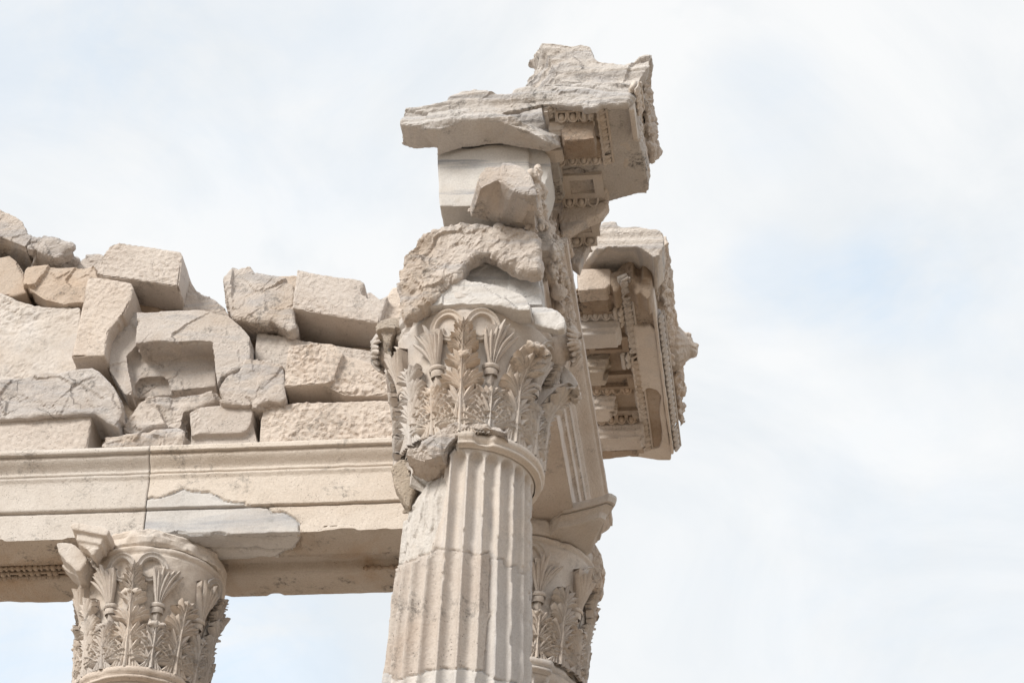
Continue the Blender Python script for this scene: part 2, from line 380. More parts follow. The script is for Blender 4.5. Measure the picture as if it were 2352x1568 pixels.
def acanthus(W, th0, v0, h, w, rng, prot=1.0, curl=0.0, cut=1.0, lobes=4, brk=0.0, skew=0.0):
    """one acanthus leaf: midrib, pipes, lobes of radiating leaflets; cut<1 = tip broken away"""
    g = Geo()
    n0 = lambda v: lean((v-v0)/h, prot, curl)
    sk = lambda v: skew*(v-v0)
    # leaf ground
    vs = np.linspace(v0, v0+h*min(cut, 1)*.97, 12); t = (vs-v0)/h
    wid = w*np.interp(t, [0, .12, .3, .55, .8, .95, 1.0], [.34, .38, .52, .60, .52, .40, .28])
    us = np.linspace(-1, 1, 9)
    G = np.array([W(th0, us*wd+sk(v), np.full(9, v), n0(np.full(9, v))-.056-.02*us**2) for v, wd in zip(vs, wid)])
    g.grid(G)
    # edges folded back to the bell
    for sgn in (-1, 1):
        E0 = np.array([W(th0, np.array([sgn*wd+sk(v)]), np.array([v]), n0(np.array([v]))-.082)[0] for v, wd in zip(vs, wid)])
        E1 = np.array([W(th0, np.array([sgn*wd*.92+sk(v)]), np.array([v]), np.array([-.01]))[0] for v, wd in zip(vs, wid)])
        g.grid(np.stack([E0, E1]))
    T1 = np.array([W(th0, us*wid[-1]+sk(vs[-1]), np.full(9, vs[-1]), n0(np.full(9, vs[-1]))-.012-.035*us**2), W(th0, us*wid[-1]*.9+sk(vs[-1]), np.full(9, vs[-1]+.01), np.full(9, -.01))])
    g.grid(T1)
    # midrib with flanking pipes
    m = 14; v = np.linspace(v0, v0+h*min(cut, .97), m); tt = (v-v0)/h; wk = w/.22
    strip(g, W, th0, sk(v), v, (.026-.013*tt)*wk, .042+0*tt, n0, 1.0)
    fs = {3: (.26, .50, .74), 4: (.20, .40, .60, .80)}[lobes]
    for i, f in enumerate(fs):
        q = i/(lobes-1)
        for sgn in (-1, 1):
            vb = v0+h*(f-.02); ub = w*(.20-.10*q); ln = w*(.86-.26*q)
            if vb > v0+h*cut-.05: continue
            nf = 5 if q < 1 else 4
            a0, a1 = (-22, 62) if q < .9 else (-5, 80)
            for k in range(nf):
                a = math.radians(a0+k*(a1-a0)/(nf-1)+16*q)+rng.uniform(-.04, .04)
                l = ln*(.78+.30*math.sin(PI*(k+.8)/(nf+.6)))*(1 if rng.random() > brk else rng.uniform(.45, .8))
                tu, tv = ub+l*math.cos(a), vb+l*math.sin(a)
                if tv > v0+h*cut+.02:
                    s_ = (v0+h*cut+.02-vb)/max(tv-vb, 1e-3)
                    if s_ < .25: continue
                    tu, tv = ub+(tu-ub)*s_, vb+(tv-vb)*s_
                mid = (ub+.50*(tu-ub)-.018, vb+.50*(tv-vb)+.022)
                b0 = (ub-.045-.004*k, vb-.085-.010*k)
                cu, cv = bez(b0, mid, (tu, tv))
                rise = .020*np.linspace(0, 1, 9)**2
                strip(g, W, th0, sgn*cu+sk(cv), cv, (.0285 if nf == 5 else .027)*wk*FING, .040*(.55+.45*FING)+rise, lambda v_, kk=k: n0(v_)-.006*(kk % 2)-.012, 1.1)
            # pipe feeding the lobe
            vv = np.linspace(v0, vb-.02, 8); qq = np.linspace(0, 1, 8)
            strip(g, W, th0, sgn*((.050+.030*(lobes-1-i))*wk*(1-qq)+(ub-.04)*qq)+sk(vv), vv, .017*wk+0*qq, .026+0*qq, n0, 1.0)
    vt = v0+h*min(cut, .97)
    def lump(c, r):
        k = g.n; g.ball(c, r, nu=9, nv=7)
        L_ = g.V[-1]; L_ += .9*min(r)*np.stack([facets(L_*20+qq, 3+qq) for qq in (0, 3, 6)], 1)
    if cut < .97:
        for k in range(2):
            lump(W(th0, np.array([rng.uniform(-.5, .5)*w*.5+sk(vt)]), np.array([vt-.03]), np.array([n0(vt)-.02]))[0], (.06*rng.uniform(.8, 1.2), .05, .04))
    elif curl > 0:
        for u in np.linspace(-.5, .5, 4):
            lump(W(th0, np.array([u*w*.5]), np.array([vt-.03*abs(u)*2-.03]), np.array([n0(vt)-.005]))[0], (.05, .055, .04))
    return g
def calyx(W, th0, v0, h, w, rng, side):
    """fan of tall leaflets growing from a cauliculus cup"""
    g = Geo(); n0 = lambda v: .045+.085*np.clip((v-v0)/h, 0, 2)**1.5
    us = np.linspace(-1, 1, 7); vs = np.linspace(v0, v0+h*.92, 8)
    g.grid(np.array([W(th0, us*w*(.18+.78*(v-v0)/h)+side*.05*(v-v0)/h, np.full(7, v), n0(np.full(7, v))-.02) for v in vs]))
    v = v0+h*.92
    g.grid(np.array([W(th0, us*w*.9+side*.05, np.full(7, v), n0(np.full(7, v))-.02), W(th0, us*w*.9+side*.05, np.full(7, v+.03), np.full(7, -.01))]))
    for sgn in (-1, 1):
        g.grid(np.array([[W(th0, np.array([sgn*w*(.18+.78*(v-v0)/h)+side*.05*(v-v0)/h]), np.array([v]), np.array([nn]))[0] for v in vs] for nn in (0, 1)]) if False else
               np.stack([np.array([W(th0, np.array([sgn*w*(.18+.78*(v-v0)/h)+side*.05*(v-v0)/h]), np.array([v]), n0(np.array([v]))-.02)[0] for v in vs]),
                         np.array([W(th0, np.array([sgn*w*(.16+.70*(v-v0)/h)+side*.05*(v-v0)/h]), np.array([v]), np.array([-.01]))[0] for v in vs])]))
    nf = 7
    for k in range(nf):
        q = (k-(nf-1)/2)/((nf-1)/2)
        l = h*(1.0-.16*abs(q)**1.5)*rng.uniform(.80, 1.06)
        tu = q*w*1.02+side*.05; cu, cv = bez((q*w*.16, v0), (q*w*.38, v0+l*.55), (tu, v0+l))
        strip(g, W, th0, cu, cv, .030*np.array([.5, .62, .76, .9, 1, 1.05, 1.0, .85, .5])*(w/.2), .03, lambda v_, q=k: n0(v_)+.008*(q % 2), 1.0)
    # cup
    for vv, rr, hh in ((v0-.05, .072, .04), (v0-.005, .088, .022)):
        u = np.linspace(-1, 1, 11)
        for dz in (0,):
            G = []
            for kz in np.linspace(-1, 1, 5):
                G.append(W(th0, u*rr*(1+.0*kz), np.full(11, vv+kz*hh), np.sqrt(np.clip(1-u*u, 0, 1))*rr*(.85+.15*math.cos(kz*PI/2))+.0))
            g.grid(np.array(G))
    # stalk
    vv = np.linspace(.12, v0-.06, 8); strip(g, W, th0, 0*vv, vv, .05+0*vv, .05+0*vv, lambda v: .0+0*v, 1.0)
    return g
def helix(W, th0, side, rng, keep=1.0):
    """flat volute band rising from the calyx, arching to the face centre and curling in; side=-1 left, 1 right"""
    g = Geo()
    P = []
    for t in np.linspace(0, 1, 10): P.append((side*(.325-.02*t), .93+.155*t))
    cx, cv, R = .172, 1.115, .145
    for a in np.linspace(0, PI*.93, 18): P.append((side*(cx+R*math.cos(a)), cv+R*1.08*math.sin(a)))
    for a in np.linspace(PI*.95, PI*(.95+1.1*keep), 14):
        q = (a-PI*.95)/(PI*1.1); rr = R*(1-.62*q); P.append((side*(cx-.02*q+rr*math.cos(a)), cv+rr*1.05*math.sin(a)))
    P = np.array(P); cu, cv_ = P[:, 0], P[:, 1]
    du = np.gradient(cu); dv = np.gradient(cv_); L = np.hypot(du, dv)+1e-9; nu, nv = -dv/L, du/L
    wd = np.interp(np.linspace(0, 1, len(P)), [0, .5, .8, 1], [.032, .030, .026, .016])
    G = []
    for k, hh in ((-1, -.02), (-1, .040), (-.72, .048), (-.55, .026), (.55, .026), (.72, .048), (1, .040), (1, -.02)):
        v = np.clip(cv_+nv*wd*k, 0, 1.42); G.append(W(th0, cu+nu*wd*k, v, np.full(len(P), hh)))
    g.grid(np.array(G)); return g
def fleuron(W, th0, rng, r=.17, v=1.40, out=.10):
    g = Geo()
    def pt(u, dv, n):
        th = th0+u/.8; rr = .80+n; return np.array([W.c[0]+rr*math.cos(th), W.c[1]+rr*math.sin(th), W.c[2]+v+dv])
    for k in range(7):
        a = k*2*PI/7+.2
        for j in (-1, 0, 1):
            b = a+j*.26
            c = [pt(.03*math.cos(b), .03*math.sin(b), out*.6), pt(r*.55*math.cos(b), r*.55*math.sin(b), out+.03), pt(r*(1-.15*abs(j))*math.cos(b), r*(1-.15*abs(j))*math.sin(b), out*.75)]
            g.tube([c[0], (c[0]+c[1])/2+.01, c[1], (c[1]+c[2])/2, c[2]], [.02, .03, .034, .03, .014], 6)
    g.ball(pt(0, 0, out), (.065, .065, .065)); g.ball(pt(0, 0, out*.5), (.13, .13, .13)); g.ball(pt(0, 0, .02), (.16, .16, .16)); g.ball(pt(0, -.08, -.06), (.16, .2, .16))
    return g
def abacus_r(phi):
    a = (phi % (PI/2))-PI/4                               # 0 at a corner
    a = np.abs(a)
    side = .83/np.cos(PI/4-a)                             # straight side
    conc = side*(1-.05*np.cos((PI/4-a)*2)**2*1.0)
    horn = np.where(a < .10, np.minimum(conc*1.06, 1.335/np.cos(a)), conc*(1+.06*np.clip(1-(a-.10)/.35, 0, 1)))
    return np.minimum(horn, 1.335/np.cos(a))
def abacus_r(phi):
    a = np.abs(((phi+PI/4) % (PI/2))-PI/4)                # angle from the nearest side's centre
    c, s = np.cos(a), np.sin(a)+1e-6
    r = (c-np.sqrt(np.maximum(c*c-.83*s*s, 0)))/(.5*s*s)
    return np.minimum(r, 1.50/np.cos(PI/4-a))
def build_capital(root, X, Y, Z, seed, mat_leaf, mat_bell, abacus_keep=None, drop=(), fleurons=(), cut_rng=(.86, 1.0), brk=.12, tall_curl=()):
    rng = random.Random(seed); W = Wrap(X, Y, Z)
    cap = bpy.data.objects.new('capital', None)
    # bell is the capital's own mesh
    n = 220; th = np.linspace(0, 2*PI, n, endpoint=False)
    vs = np.concatenate([np.linspace(0, 1.30, 60), [1.315, 1.33, 1.345, 1.36, 1.372, 1.383, 1.39, 1.395]])
    rr = np.interp(vs, [0, 1.30, 1.315, 1.33, 1.345, 1.36, 1.372, 1.383, 1.39, 1.395], [0, 0, .742, .765, .777, .780, .777, .768, .755, .70])
    rr = np.where(vs <= 1.30, bell_r(vs), rr)
    G = np.array([[(X+r*math.cos(a), Y+r*math.sin(a), Z+v) for a in th] for v, r in zip(vs, rr)])
    P = G.reshape(-1, 3); nr = P-np.array([X, Y, 0]); nr[:, 2] = 0; nr /= np.linalg.norm(nr, axis=1)[:, None]
    d = .006*fbm(P*5+seed, 3)+.004*vnoise(P*20+seed, 4)
    d -= .05*sstep(.42, .6, vnoise(P*2.6+seed*1.3, 8))*.5*(P[:, 2]-Z > .9)*(.7+.6*vnoise(P*14, 9))
    g = Geo(); g.grid((P+nr*d[:, None]).reshape(G.shape), close_v=True)
    bell = link('capital', g.mesh('capital'), mat_bell, root, smooth=True)
    W2 = W
    k1 = k2 = 0
    def put(name, g, mat=mat_leaf, rough=.004, smooth=True):
        me = g.mesh(name); co = getco(me)
        co += rough*np.stack([fbm(co*13+seed+q, 2, q) for q in (0, 5, 9)], 1); setco(me, co)
        return link(name, me, mat, bell if bell else root, smooth=smooth)
    for k in range(8):
        th0 = math.radians(-67.5+45*k)
        if ('low', k) not in drop:
            put('acanthus_leaf', acanthus(W2, th0, -.03, .58*rng.uniform(.95, 1.03), .215, rng, prot=1.0, cut=rng.uniform(*cut_rng), lobes=3, brk=brk))
        if ('cal', k) not in drop:
            put('calyx_leaf', calyx(W2, th0, .73, .41*rng.uniform(.92, 1.04), .140, rng, -1 if k % 2 else 1))
        th1 = math.radians(-90+45*k)
        if ('tall', k) not in drop:
            c = ('tall', k) in tall_curl
            put('acanthus_leaf', acanthus(W2, th1, -.03, (.96 if k % 2 == 0 else .94)*rng.uniform(.97, 1.03), .225, rng, prot=1.1 if k % 2 == 0 else 1.3, curl=1.0 if c else 0, cut=1.0 if c else rng.uniform(*cut_rng), lobes=4, brk=brk))
        if k % 2 == 0:
            if ('top', k) not in drop:
                put('acanthus_leaf', acanthus(W2, th1, .80, .37, .125, rng, prot=.5, cut=.97, lobes=3, brk=brk*.5))
            for sd in (-1, 1):
                if ('hel', k, sd) not in drop: put('helix', helix(W2, th1, sd, rng), mat_bell, .002)
            if k in fleurons: put('fleuron', fleuron(W2, th1, rng, r=.20, out=.15), mat_leaf, .015)
    # abacus
    na = 360; ta = np.linspace(0, 2*PI, na, endpoint=False)
    full = abacus_r(ta)
    keep = np.zeros(na)
    if abacus_keep:
        for a0, a1 in abacus_keep:
            mid = math.radians((a0+a1)/2); hw = math.radians((a1-a0)/2)
            dd = np.abs((ta-mid+PI) % (2*PI)-PI); keep = np.maximum(keep, 1-sstep(hw-.035, hw+.01, dd))
    prof = [(1.392, .0, .66), (1.396, .66, .76), (1.415, .86, .775), (1.425, .885, .78), (1.432, .885, .78), (1.49, .895, .78), (1.525, .935, .775), (1.53, .955, .775), (1.536, .955, .77), (1.537, .925, .77), (1.549, .925, .77), (1.550, .985, .765), (1.60, 1.0, .755), (1.638, .995, .74), (1.640, .5, .5)]
    rows = []
    for z, kf, rb in prof:
        r_full = np.maximum(full*kf, rb); r_b = rb+.035*fbm(np.stack([np.cos(ta)*3+seed, np.sin(ta)*3, 0*ta+z*6], 1), 3)
        zz = z - (1-keep)*.10*np.clip((z-1.45)/.2, 0, 1)*(.5+.5*vnoise(np.stack([np.cos(ta)*2.2+seed, np.sin(ta)*2.2, 0*ta], 1), 6)) 
        r = keep*r_full+(1-keep)*r_b
        rows.append(np.stack([X+r*np.cos(ta), Y+r*np.sin(ta), Z+zz], 1))
    g = Geo(); g.grid(np.array(rows), close_v=True)
    g.F.append(tuple((len(rows)-1)*na+i for i in range(na)))
    me = g.mesh('abacus'); co = getco(me); co += .006*np.stack([fbm(co*11+q, 3, q) for q in (0, 4, 8)], 1); setco(me, co)
    link('abacus', me, mat_bell, bell, smooth=False)
    return bell, W2

def shaft_part(name, root, X, Y, Z, zlo, zhi, dz, mat, keepmask=None, mod=None, nth=432, phase=0.0, smooth=True, cap=True):
    th = np.linspace(0, 2*PI, nth, endpoint=False); zs = np.linspace(zhi, zlo, int((zhi-zlo)/dz)+1)
    TH, ZZ = np.meshgrid(th, zs)
    R = shaft_field(TH, ZZ, phase)
    P = np.stack([X+R*np.cos(TH), Y+R*np.sin(TH), Z+ZZ], -1)
    if mod is not None: R = mod(TH, ZZ, R, P); P = np.stack([X+R*np.cos(TH), Y+R*np.sin(TH), Z+ZZ], -1)
    a, b = TH.shape
    i = np.arange(a-1)[:, None]; j = np.arange(b)[None, :]
    F = np.stack([i*b+j, (i+1)*b+j, (i+1)*b+(j+1) % b, i*b+(j+1) % b], -1).reshape(-1, 4)
    V = P.reshape(-1, 3)
    if keepmask is not None:
        C = V[F].mean(1); T = np.arctan2(C[:, 1]-Y, C[:, 0]-X)
        F = F[keepmask(C, T, C[:, 2]-Z)]
        used = np.unique(F); mp = np.full(len(V), -1); mp[used] = np.arange(len(used)); V = V[used]; F = mp[F]
    me = mesh_np(name, V, F)
    return link(name, me, mat, root, smooth=smooth)
def front_facing(T, X, Y):
    return np.cos(T-math.atan2(CAM[1]-Y, CAM[0]-X)) > -.05

GROUP_COL = 'Corinthian columns of the ruin'
Z_FOOT = -12.0
# ---------------- the tall near column
def near_column():
    X = Y = Z = 0.0
    root = thing('fluted_column', (0, 0, Z_FOOT), 'largest column, in front, its fluted grey shaft patched with a cream drum', 'column', GROUP_COL)
    top_edge = poly_fr(SG, [(190, 800), (300, 790), (345, 770), (360, 752), (440, 735), (460, 708), (550, 690), (580, 662), (700, 672), (810, 685), (830, 703), (880, 700), (935, 683)])
    inset = poly_fr(SG, [(935, 683), (945, 725), (950, 800), (938, 960), (940, 1085), (965, 1090), (930, 1160), (918, 1300), (905, 1500), (1000, 1545), (1110, 1560), (1300, 1568), (1300, 690), (1190, 830), (1120, 770), (1040, 780), (1035, 730)])
    creamP = top_edge+poly_fr(SG, [(945, 725), (950, 800), (938, 960), (940, 1085), (918, 1300), (905, 1500), (895, 1480), (830, 1482), (770, 1465), (740, 1462), (690, 1475), (625, 1460), (590, 1475), (505, 1482), (490, 1500), (390, 1520), (330, 1545), (300, 1550), (285, 1510), (235, 1500), (190, 1500)])
    lowP = poly_fr(SG, [(150, 1480), (235, 1500), (285, 1510), (300, 1550), (330, 1545), (390, 1520), (490, 1500), (505, 1482), (590, 1475), (625, 1460), (690, 1475), (740, 1462), (770, 1465), (830, 1482), (895, 1480), (905, 1500), (1000, 1545), (1110, 1560), (1300, 1560), (1300, 1900), (100, 1900)])
    crackA = poly_fr(SG, [(945, 725), (1035, 735), (1045, 790), (1120, 775), (1130, 830), (1195, 832)])
    brokeP = poly_fr(SN, [(560, 300), (1050, 60), (1075, 140), (900, 330), (880, 640), (935, 740), (890, 1000), (850, 1250), (780, 1420), (700, 1720), (620, 1850), (420, 1900), (-20, 2060), (-20, 1600), (200, 1100)])
    chip = poly_fr(SN, [(1060, 150), (1130, 300), (1130, 580), (1090, 900), (1080, 1250), (1050, 1600), (1000, 1900), (985, 1600), (1020, 1100), (1050, 600), (1060, 420)])
    chip2 = poly_fr(SG, [(800, 480), (825, 520), (820, 600), (800, 690), (775, 690), (790, 600)])
    def mod(TH, ZZ, R, P):
        sh = P.shape[:2]; V = P.reshape(-1, 3); px, py = project(V); T = TH.ravel(); r = R.ravel().copy(); z = ZZ.ravel()
        ff = front_facing(T, X, Y)
        rs = shaft_R(z)
        left = np.clip(np.cos(T-PI), 0, 1)
        backl = (np.abs((T-PI*1.0+PI) % (2*PI)-PI) < 1.2) & ~ff
        zed = -.75
        brk = (ff & inside(px, py, brokeP)) | (backl & (z > -.5))
        nz = .012*fbm(V*9, 4, 3)+.03*facets(V*3.1, 5)
        cut = .072+.27*sstep(-.55, .12, z)*left+.02*sstep(-.6, 0, z)
        r = np.where(brk, np.minimum(r, rs-cut+nz), r)
        for pg in (chip, chip2):
            m = ff & inside(px, py, pg); r = np.where(m, np.minimum(r, rs-.03+.03*fbm(V*14, 3, 8)), r)
        # worn arrises
        r -= (.010*sstep(.1, .6, vnoise(V*6.0, 31))+.018*sstep(.35, .6, vnoise(V*np.array([22, 22, 11.]), 33)))*(r > rs-.014)*(z < -.34)
        r += .0015*fbm(V*25, 2, 12)
        # open joints round the inserted pieces: sink their rims
        dist = np.full(len(px), 99.)
        for pg, closed in ((top_edge, 0), (crackA, 0), (inset[1:9], 0), (lowP[1:18], 0)):
            for (x1, y1), (x2, y2) in zip(pg[:-1], pg[1:]):
                L2 = (x2-x1)**2+(y2-y1)**2+1e-9; t = np.clip(((px-x1)*(x2-x1)+(py-y1)*(y2-y1))/L2, 0, 1)
                dist = np.minimum(dist, np.hypot(px-x1-t*(x2-x1), py-y1-t*(y2-y1)))
        r -= .022*(1-sstep(.6, 3.0, dist+1.0*vnoise(V*18, 14)))*ff
        return r.reshape(sh)
    def m_cream(C, T, z):
        px, py = project(C); ff = front_facing(T, X, Y)
        return np.where(ff, inside(px, py, creamP), (z < -.85) & (z > -2.0))
    def m_inset(C, T, z):
        px, py = project(C); ff = front_facing(T, X, Y); return ff & inside(px, py, inset) & ~inside(px, py, creamP)
    def m_low(C, T, z):
        px, py = project(C); ff = front_facing(T, X, Y); return np.where(ff, inside(px, py, lowP), z <= -2.0) & ~m_cream(C, T, z)
    def m_break(C, T, z):
        px, py = project(C); ff = front_facing(T, X, Y); backl = (np.abs((T-PI+PI) % (2*PI)-PI) < 1.2) & ~ff
        return ((ff & inside(px, py, brokeP)) | (backl & (z > -.5))) & ~m_cream(C, T, z)
    def m_up(C, T, z): return ~(m_cream(C, T, z) | m_inset(C, T, z) | m_low(C, T, z) | m_break(C, T, z))
    a = dict(zlo=-2.6, zhi=-.06, dz=.013, mod=mod, nth=528)
    shaft_part('shaft', root, X, Y, Z, mat=M_BLUE, keepmask=m_up, **a)['label'] = 'grey marble upper drum with rounded flute heads'
    shaft_part('replacement_drum', root, X, Y, Z, mat=M_CREAM2, keepmask=m_cream, **a)['label'] = 'cream pitted limestone repair drum with a jagged top edge'
    shaft_part('marble_insert', root, X, Y, Z, mat=M_BLUE, keepmask=m_inset, **a)['label'] = 'grey marble pieces fitted into the cream repair'
    shaft_part('lower_drum', root, X, Y, Z, mat=M_GREY, keepmask=m_low, **a)
    shaft_part('fracture_face', root, X, Y, Z, mat=M_WHITE, keepmask=m_break, smooth=False, **a)['label'] = 'pale broken face where the flutes have split away'
    shaft_part('lower_drum', root, X, Y, Z, -11.6, -2.6, .3, M_GREY, nth=240)
    g = Geo(); g.grid(rev_grid([(.70, -11.62), (.74, -11.6), (.80, -11.65), (.80, -11.72), (.76, -11.76), (.84, -11.8), (.90, -11.88), (.86, -11.97), (.95, -11.98), (.95, -12.0)], 96, X, Y, 0), close_v=True)
    link('column_base', g.mesh('column_base'), M_GREY, root, smooth=True)
    # astragal, lost on the left
    th = np.linspace(math.radians(-91), math.radians(140), 150)
    G = rev_grid(ASTRAGAL, X=X, Y=Y, Z=Z, th=th); g = Geo(); 
    co = G.reshape(-1, 3); rad = co/np.linalg.norm(co[:, :2], axis=1)[:, None]; rad[:, 2] = 0
    co = co-rad*(.05*sstep(.35, .7, vnoise(co*4.5, 3)))[:, None]*1+.003*vnoise(co*20, 4)[:, None]
    g.grid(co.reshape(G.shape))
    for e in (0, G.shape[1]-1): g.F.append(tuple(i*G.shape[1]+e for i in range(G.shape[0])))
    link('astragal', g.mesh('astragal'), M_MARBLE, root, smooth=True)
    cap, W = build_capital(root, X, Y, Z+.06, 4, M_CARVE, M_MARBLE, abacus_keep=[], fleurons=(2, 6), drop={('low', 5), ('low', 6), ('hel', 2, 1)}, cut_rng=(.84, .96), tall_curl={('tall', 2), ('tall', 1)})
    # broken bed of the capital and the crusted stub beside the shaft
    stone('broken_bed', [dict(fr=SQ, o=[(270, 1385), (300, 1335), (450, 1280), (600, 1130), (700, 1105), (900, 1080), (1100, 1110), (1190, 1195), (1120, 1180), (1000, 1150), (800, 1150), (740, 1215), (630, 1340), (600, 1390), (560, 1385), (530, 1415), (440, 1440)], y=-.70, d=.35, step=16, amp=3)], 'rough', M_ROCK, None, parent=cap, vox=.014, seed=41, amp=1.0)
    stone('rough_stub', [dict(fr=SN, o=[(75, 500), (90, 430), (200, 345), (400, 330), (600, 395), (630, 440), (500, 620), (380, 860), (345, 1090), (270, 1000), (185, 860), (110, 720)], y=-.30, d=.35, step=16, amp=3)], 'crag', M_CRUST, 'brown crusted stub of a lost leaf beside the shaft', parent=cap, vox=.014, seed=42, amp=.4)
    # abacus pieces lying on the bell
    stone('abacus_fragment', [dict(fr=SF, o=[(490, 335), (560, 338), (640, 350), (760, 370), (900, 425), (965, 480), (975, 535), (900, 535), (790, 510), (640, 498), (500, 498), (320, 505), (350, 470), (420, 430)], y=-.80, d=.22, step=14, amp=2)], 'strata', M_GREY, 'large pale abacus fragment lying above the leaves', parent=cap, vox=.016, seed=43, amp=.35)
    stone('abacus_fragment', [dict(fr=SF, o=[(975, 512), (1040, 508), (1110, 520), (1180, 572), (1185, 650), (1150, 660), (1110, 650), (1000, 620), (1000, 575)], y=-.66, d=.09, step=14, amp=2)], 'strata', M_GREY, None, parent=cap, vox=.016, seed=44, amp=.35)
    stone('abacus_fragment', [dict(fr=SQ, o=[(20, 240), (60, 190), (150, 170), (250, 165), (262, 195), (200, 260), (150, 330), (125, 500), (100, 420), (40, 280)], y=-.35, d=.5, step=14, amp=2)], 'crag', M_CRUST, None, parent=cap, vox=.016, seed=45, amp=.4)
    stone('abacus_fragment', [dict(fr=SQ, o=[(1600, 430), (1640, 520), (1700, 590), (1760, 640), (1815, 730), (1818, 790), (1740, 880), (1690, 800), (1650, 690), (1610, 560)], y=.10, d=.16)], 'strata', M_MARBLE, 'pale curved remnant at the right side', parent=cap, vox=.014, seed=48, amp=.3)
    return root
near_column()

def far_column(X, Y, label, seed, keep, mats, ring=None, **kw):
    root = thing('fluted_column', (X, Y, Z_FOOT), label, 'column', GROUP_COL)
    shaft_part('shaft', root, X, Y, 0, -1.2, -.06, .03, mats[2], nth=432)
    shaft_part('shaft', root, X, Y, 0, -11.6, -1.2, .3, mats[2], nth=240)
    g = Geo(); g.grid(rev_grid([(.70, -11.62), (.74, -11.6), (.80, -11.65), (.80, -11.72), (.76, -11.76), (.84, -11.8), (.90, -11.88), (.86, -11.97), (.95, -11.98), (.95, -12.0)], 96, X, Y, 0), close_v=True)
    link('column_base', g.mesh('column_base'), M_GREY, root, smooth=True)
    th = np.linspace(0, 2*PI, 180, endpoint=False)
    G = rev_grid(ASTRAGAL, X=X, Y=Y, th=th); co = G.reshape(-1, 3); rad = co-np.array([X, Y, 0]); rad[:, 2] = 0; rad /= np.linalg.norm(rad, axis=1)[:, None]
    co = co-rad*(.05*sstep(.55, .8, vnoise(co*3.5, 3)))[:, None]+.003*vnoise(co*20, 4)[:, None]
    if ring is not None:
        aa = np.arctan2(co[:, 1]-Y, co[:, 0]-X); dm = np.abs((aa-ring+PI) % (2*PI)-PI)
        co = co-rad*((.075+.03*vnoise(co*7, 6))*(1-sstep(.75, .85, dm)))[:, None]
    g = Geo(); g.grid(co.reshape(G.shape), close_v=True); link('astragal', g.mesh('astragal'), mats[2], root, smooth=True)
    cap, W = build_capital(root, X, Y, .06, seed, mats[0], mats[1], abacus_keep=keep, **kw)
    return root, cap, W
_, CAPL, _ = far_column(-SPAN, SPAN, 'left Corinthian column whose acanthus capital carries the cream architrave over open sky', 9, [], (M_CARVE, M_MARBLE, M_CREAM), cut_rng=(.9, 1.0), drop={('top', 4), ('hel', 2, 1)})
stone('abacus_fragment', [dict(fr=SR, o=[(190, 110), (215, 95), (300, 92), (480, 115), (545, 150), (550, 165), (520, 210), (210, 150)], y=SPAN-1.02, d=.30),
                          dict(fr=SR, o=[(205, 150), (520, 195), (490, 240), (470, 290), (240, 250), (245, 180)], y=SPAN-.97, d=.28),
                          dict(fr=SR, o=[(250, 240), (470, 280), (440, 330), (400, 385), (385, 380), (350, 330), (270, 290)], y=SPAN-.94, d=.24)], 'rock', M_MARBLE, 'moulded abacus corner fragment held out from the bell', parent=CAPL, vox=.013, seed=46, amp=.22)
stone('abacus_fragment', [dict(fr=SR, o=[(55, 275), (110, 268), (200, 275), (270, 330), (330, 400), (340, 440), (280, 530), (240, 530), (150, 450), (75, 360)], y=SPAN-.75, d=.4, step=14, amp=2)], 'rock', M_MARBLE, 'broken rounded abacus lump', parent=CAPL, vox=.014, seed=47, amp=.3)
_, CAPR, _ = far_column(0.0, SPAN, 'rear right Corinthian column with a sharp abacus corner, half hidden behind the near shaft', 14, [(-62, -20)], (M_CARVE, M_MARBLE, M_BLUE), cut_rng=(.88, 1.0), ring=math.radians(-5))

stone('broken_volute', [dict(fr=SG, o=[(1640, 590), (1665, 640), (1692, 700), (1712, 780), (1690, 830), (1702, 862), (1680, 922), (1600, 952), (1585, 900), (1600, 800), (1600, 680)], y=SPAN-.12, d=.3)], 'rough', M_CARVE, 'worn lump of a lost volute', parent=CAPR, vox=.014, seed=49, amp=.6)

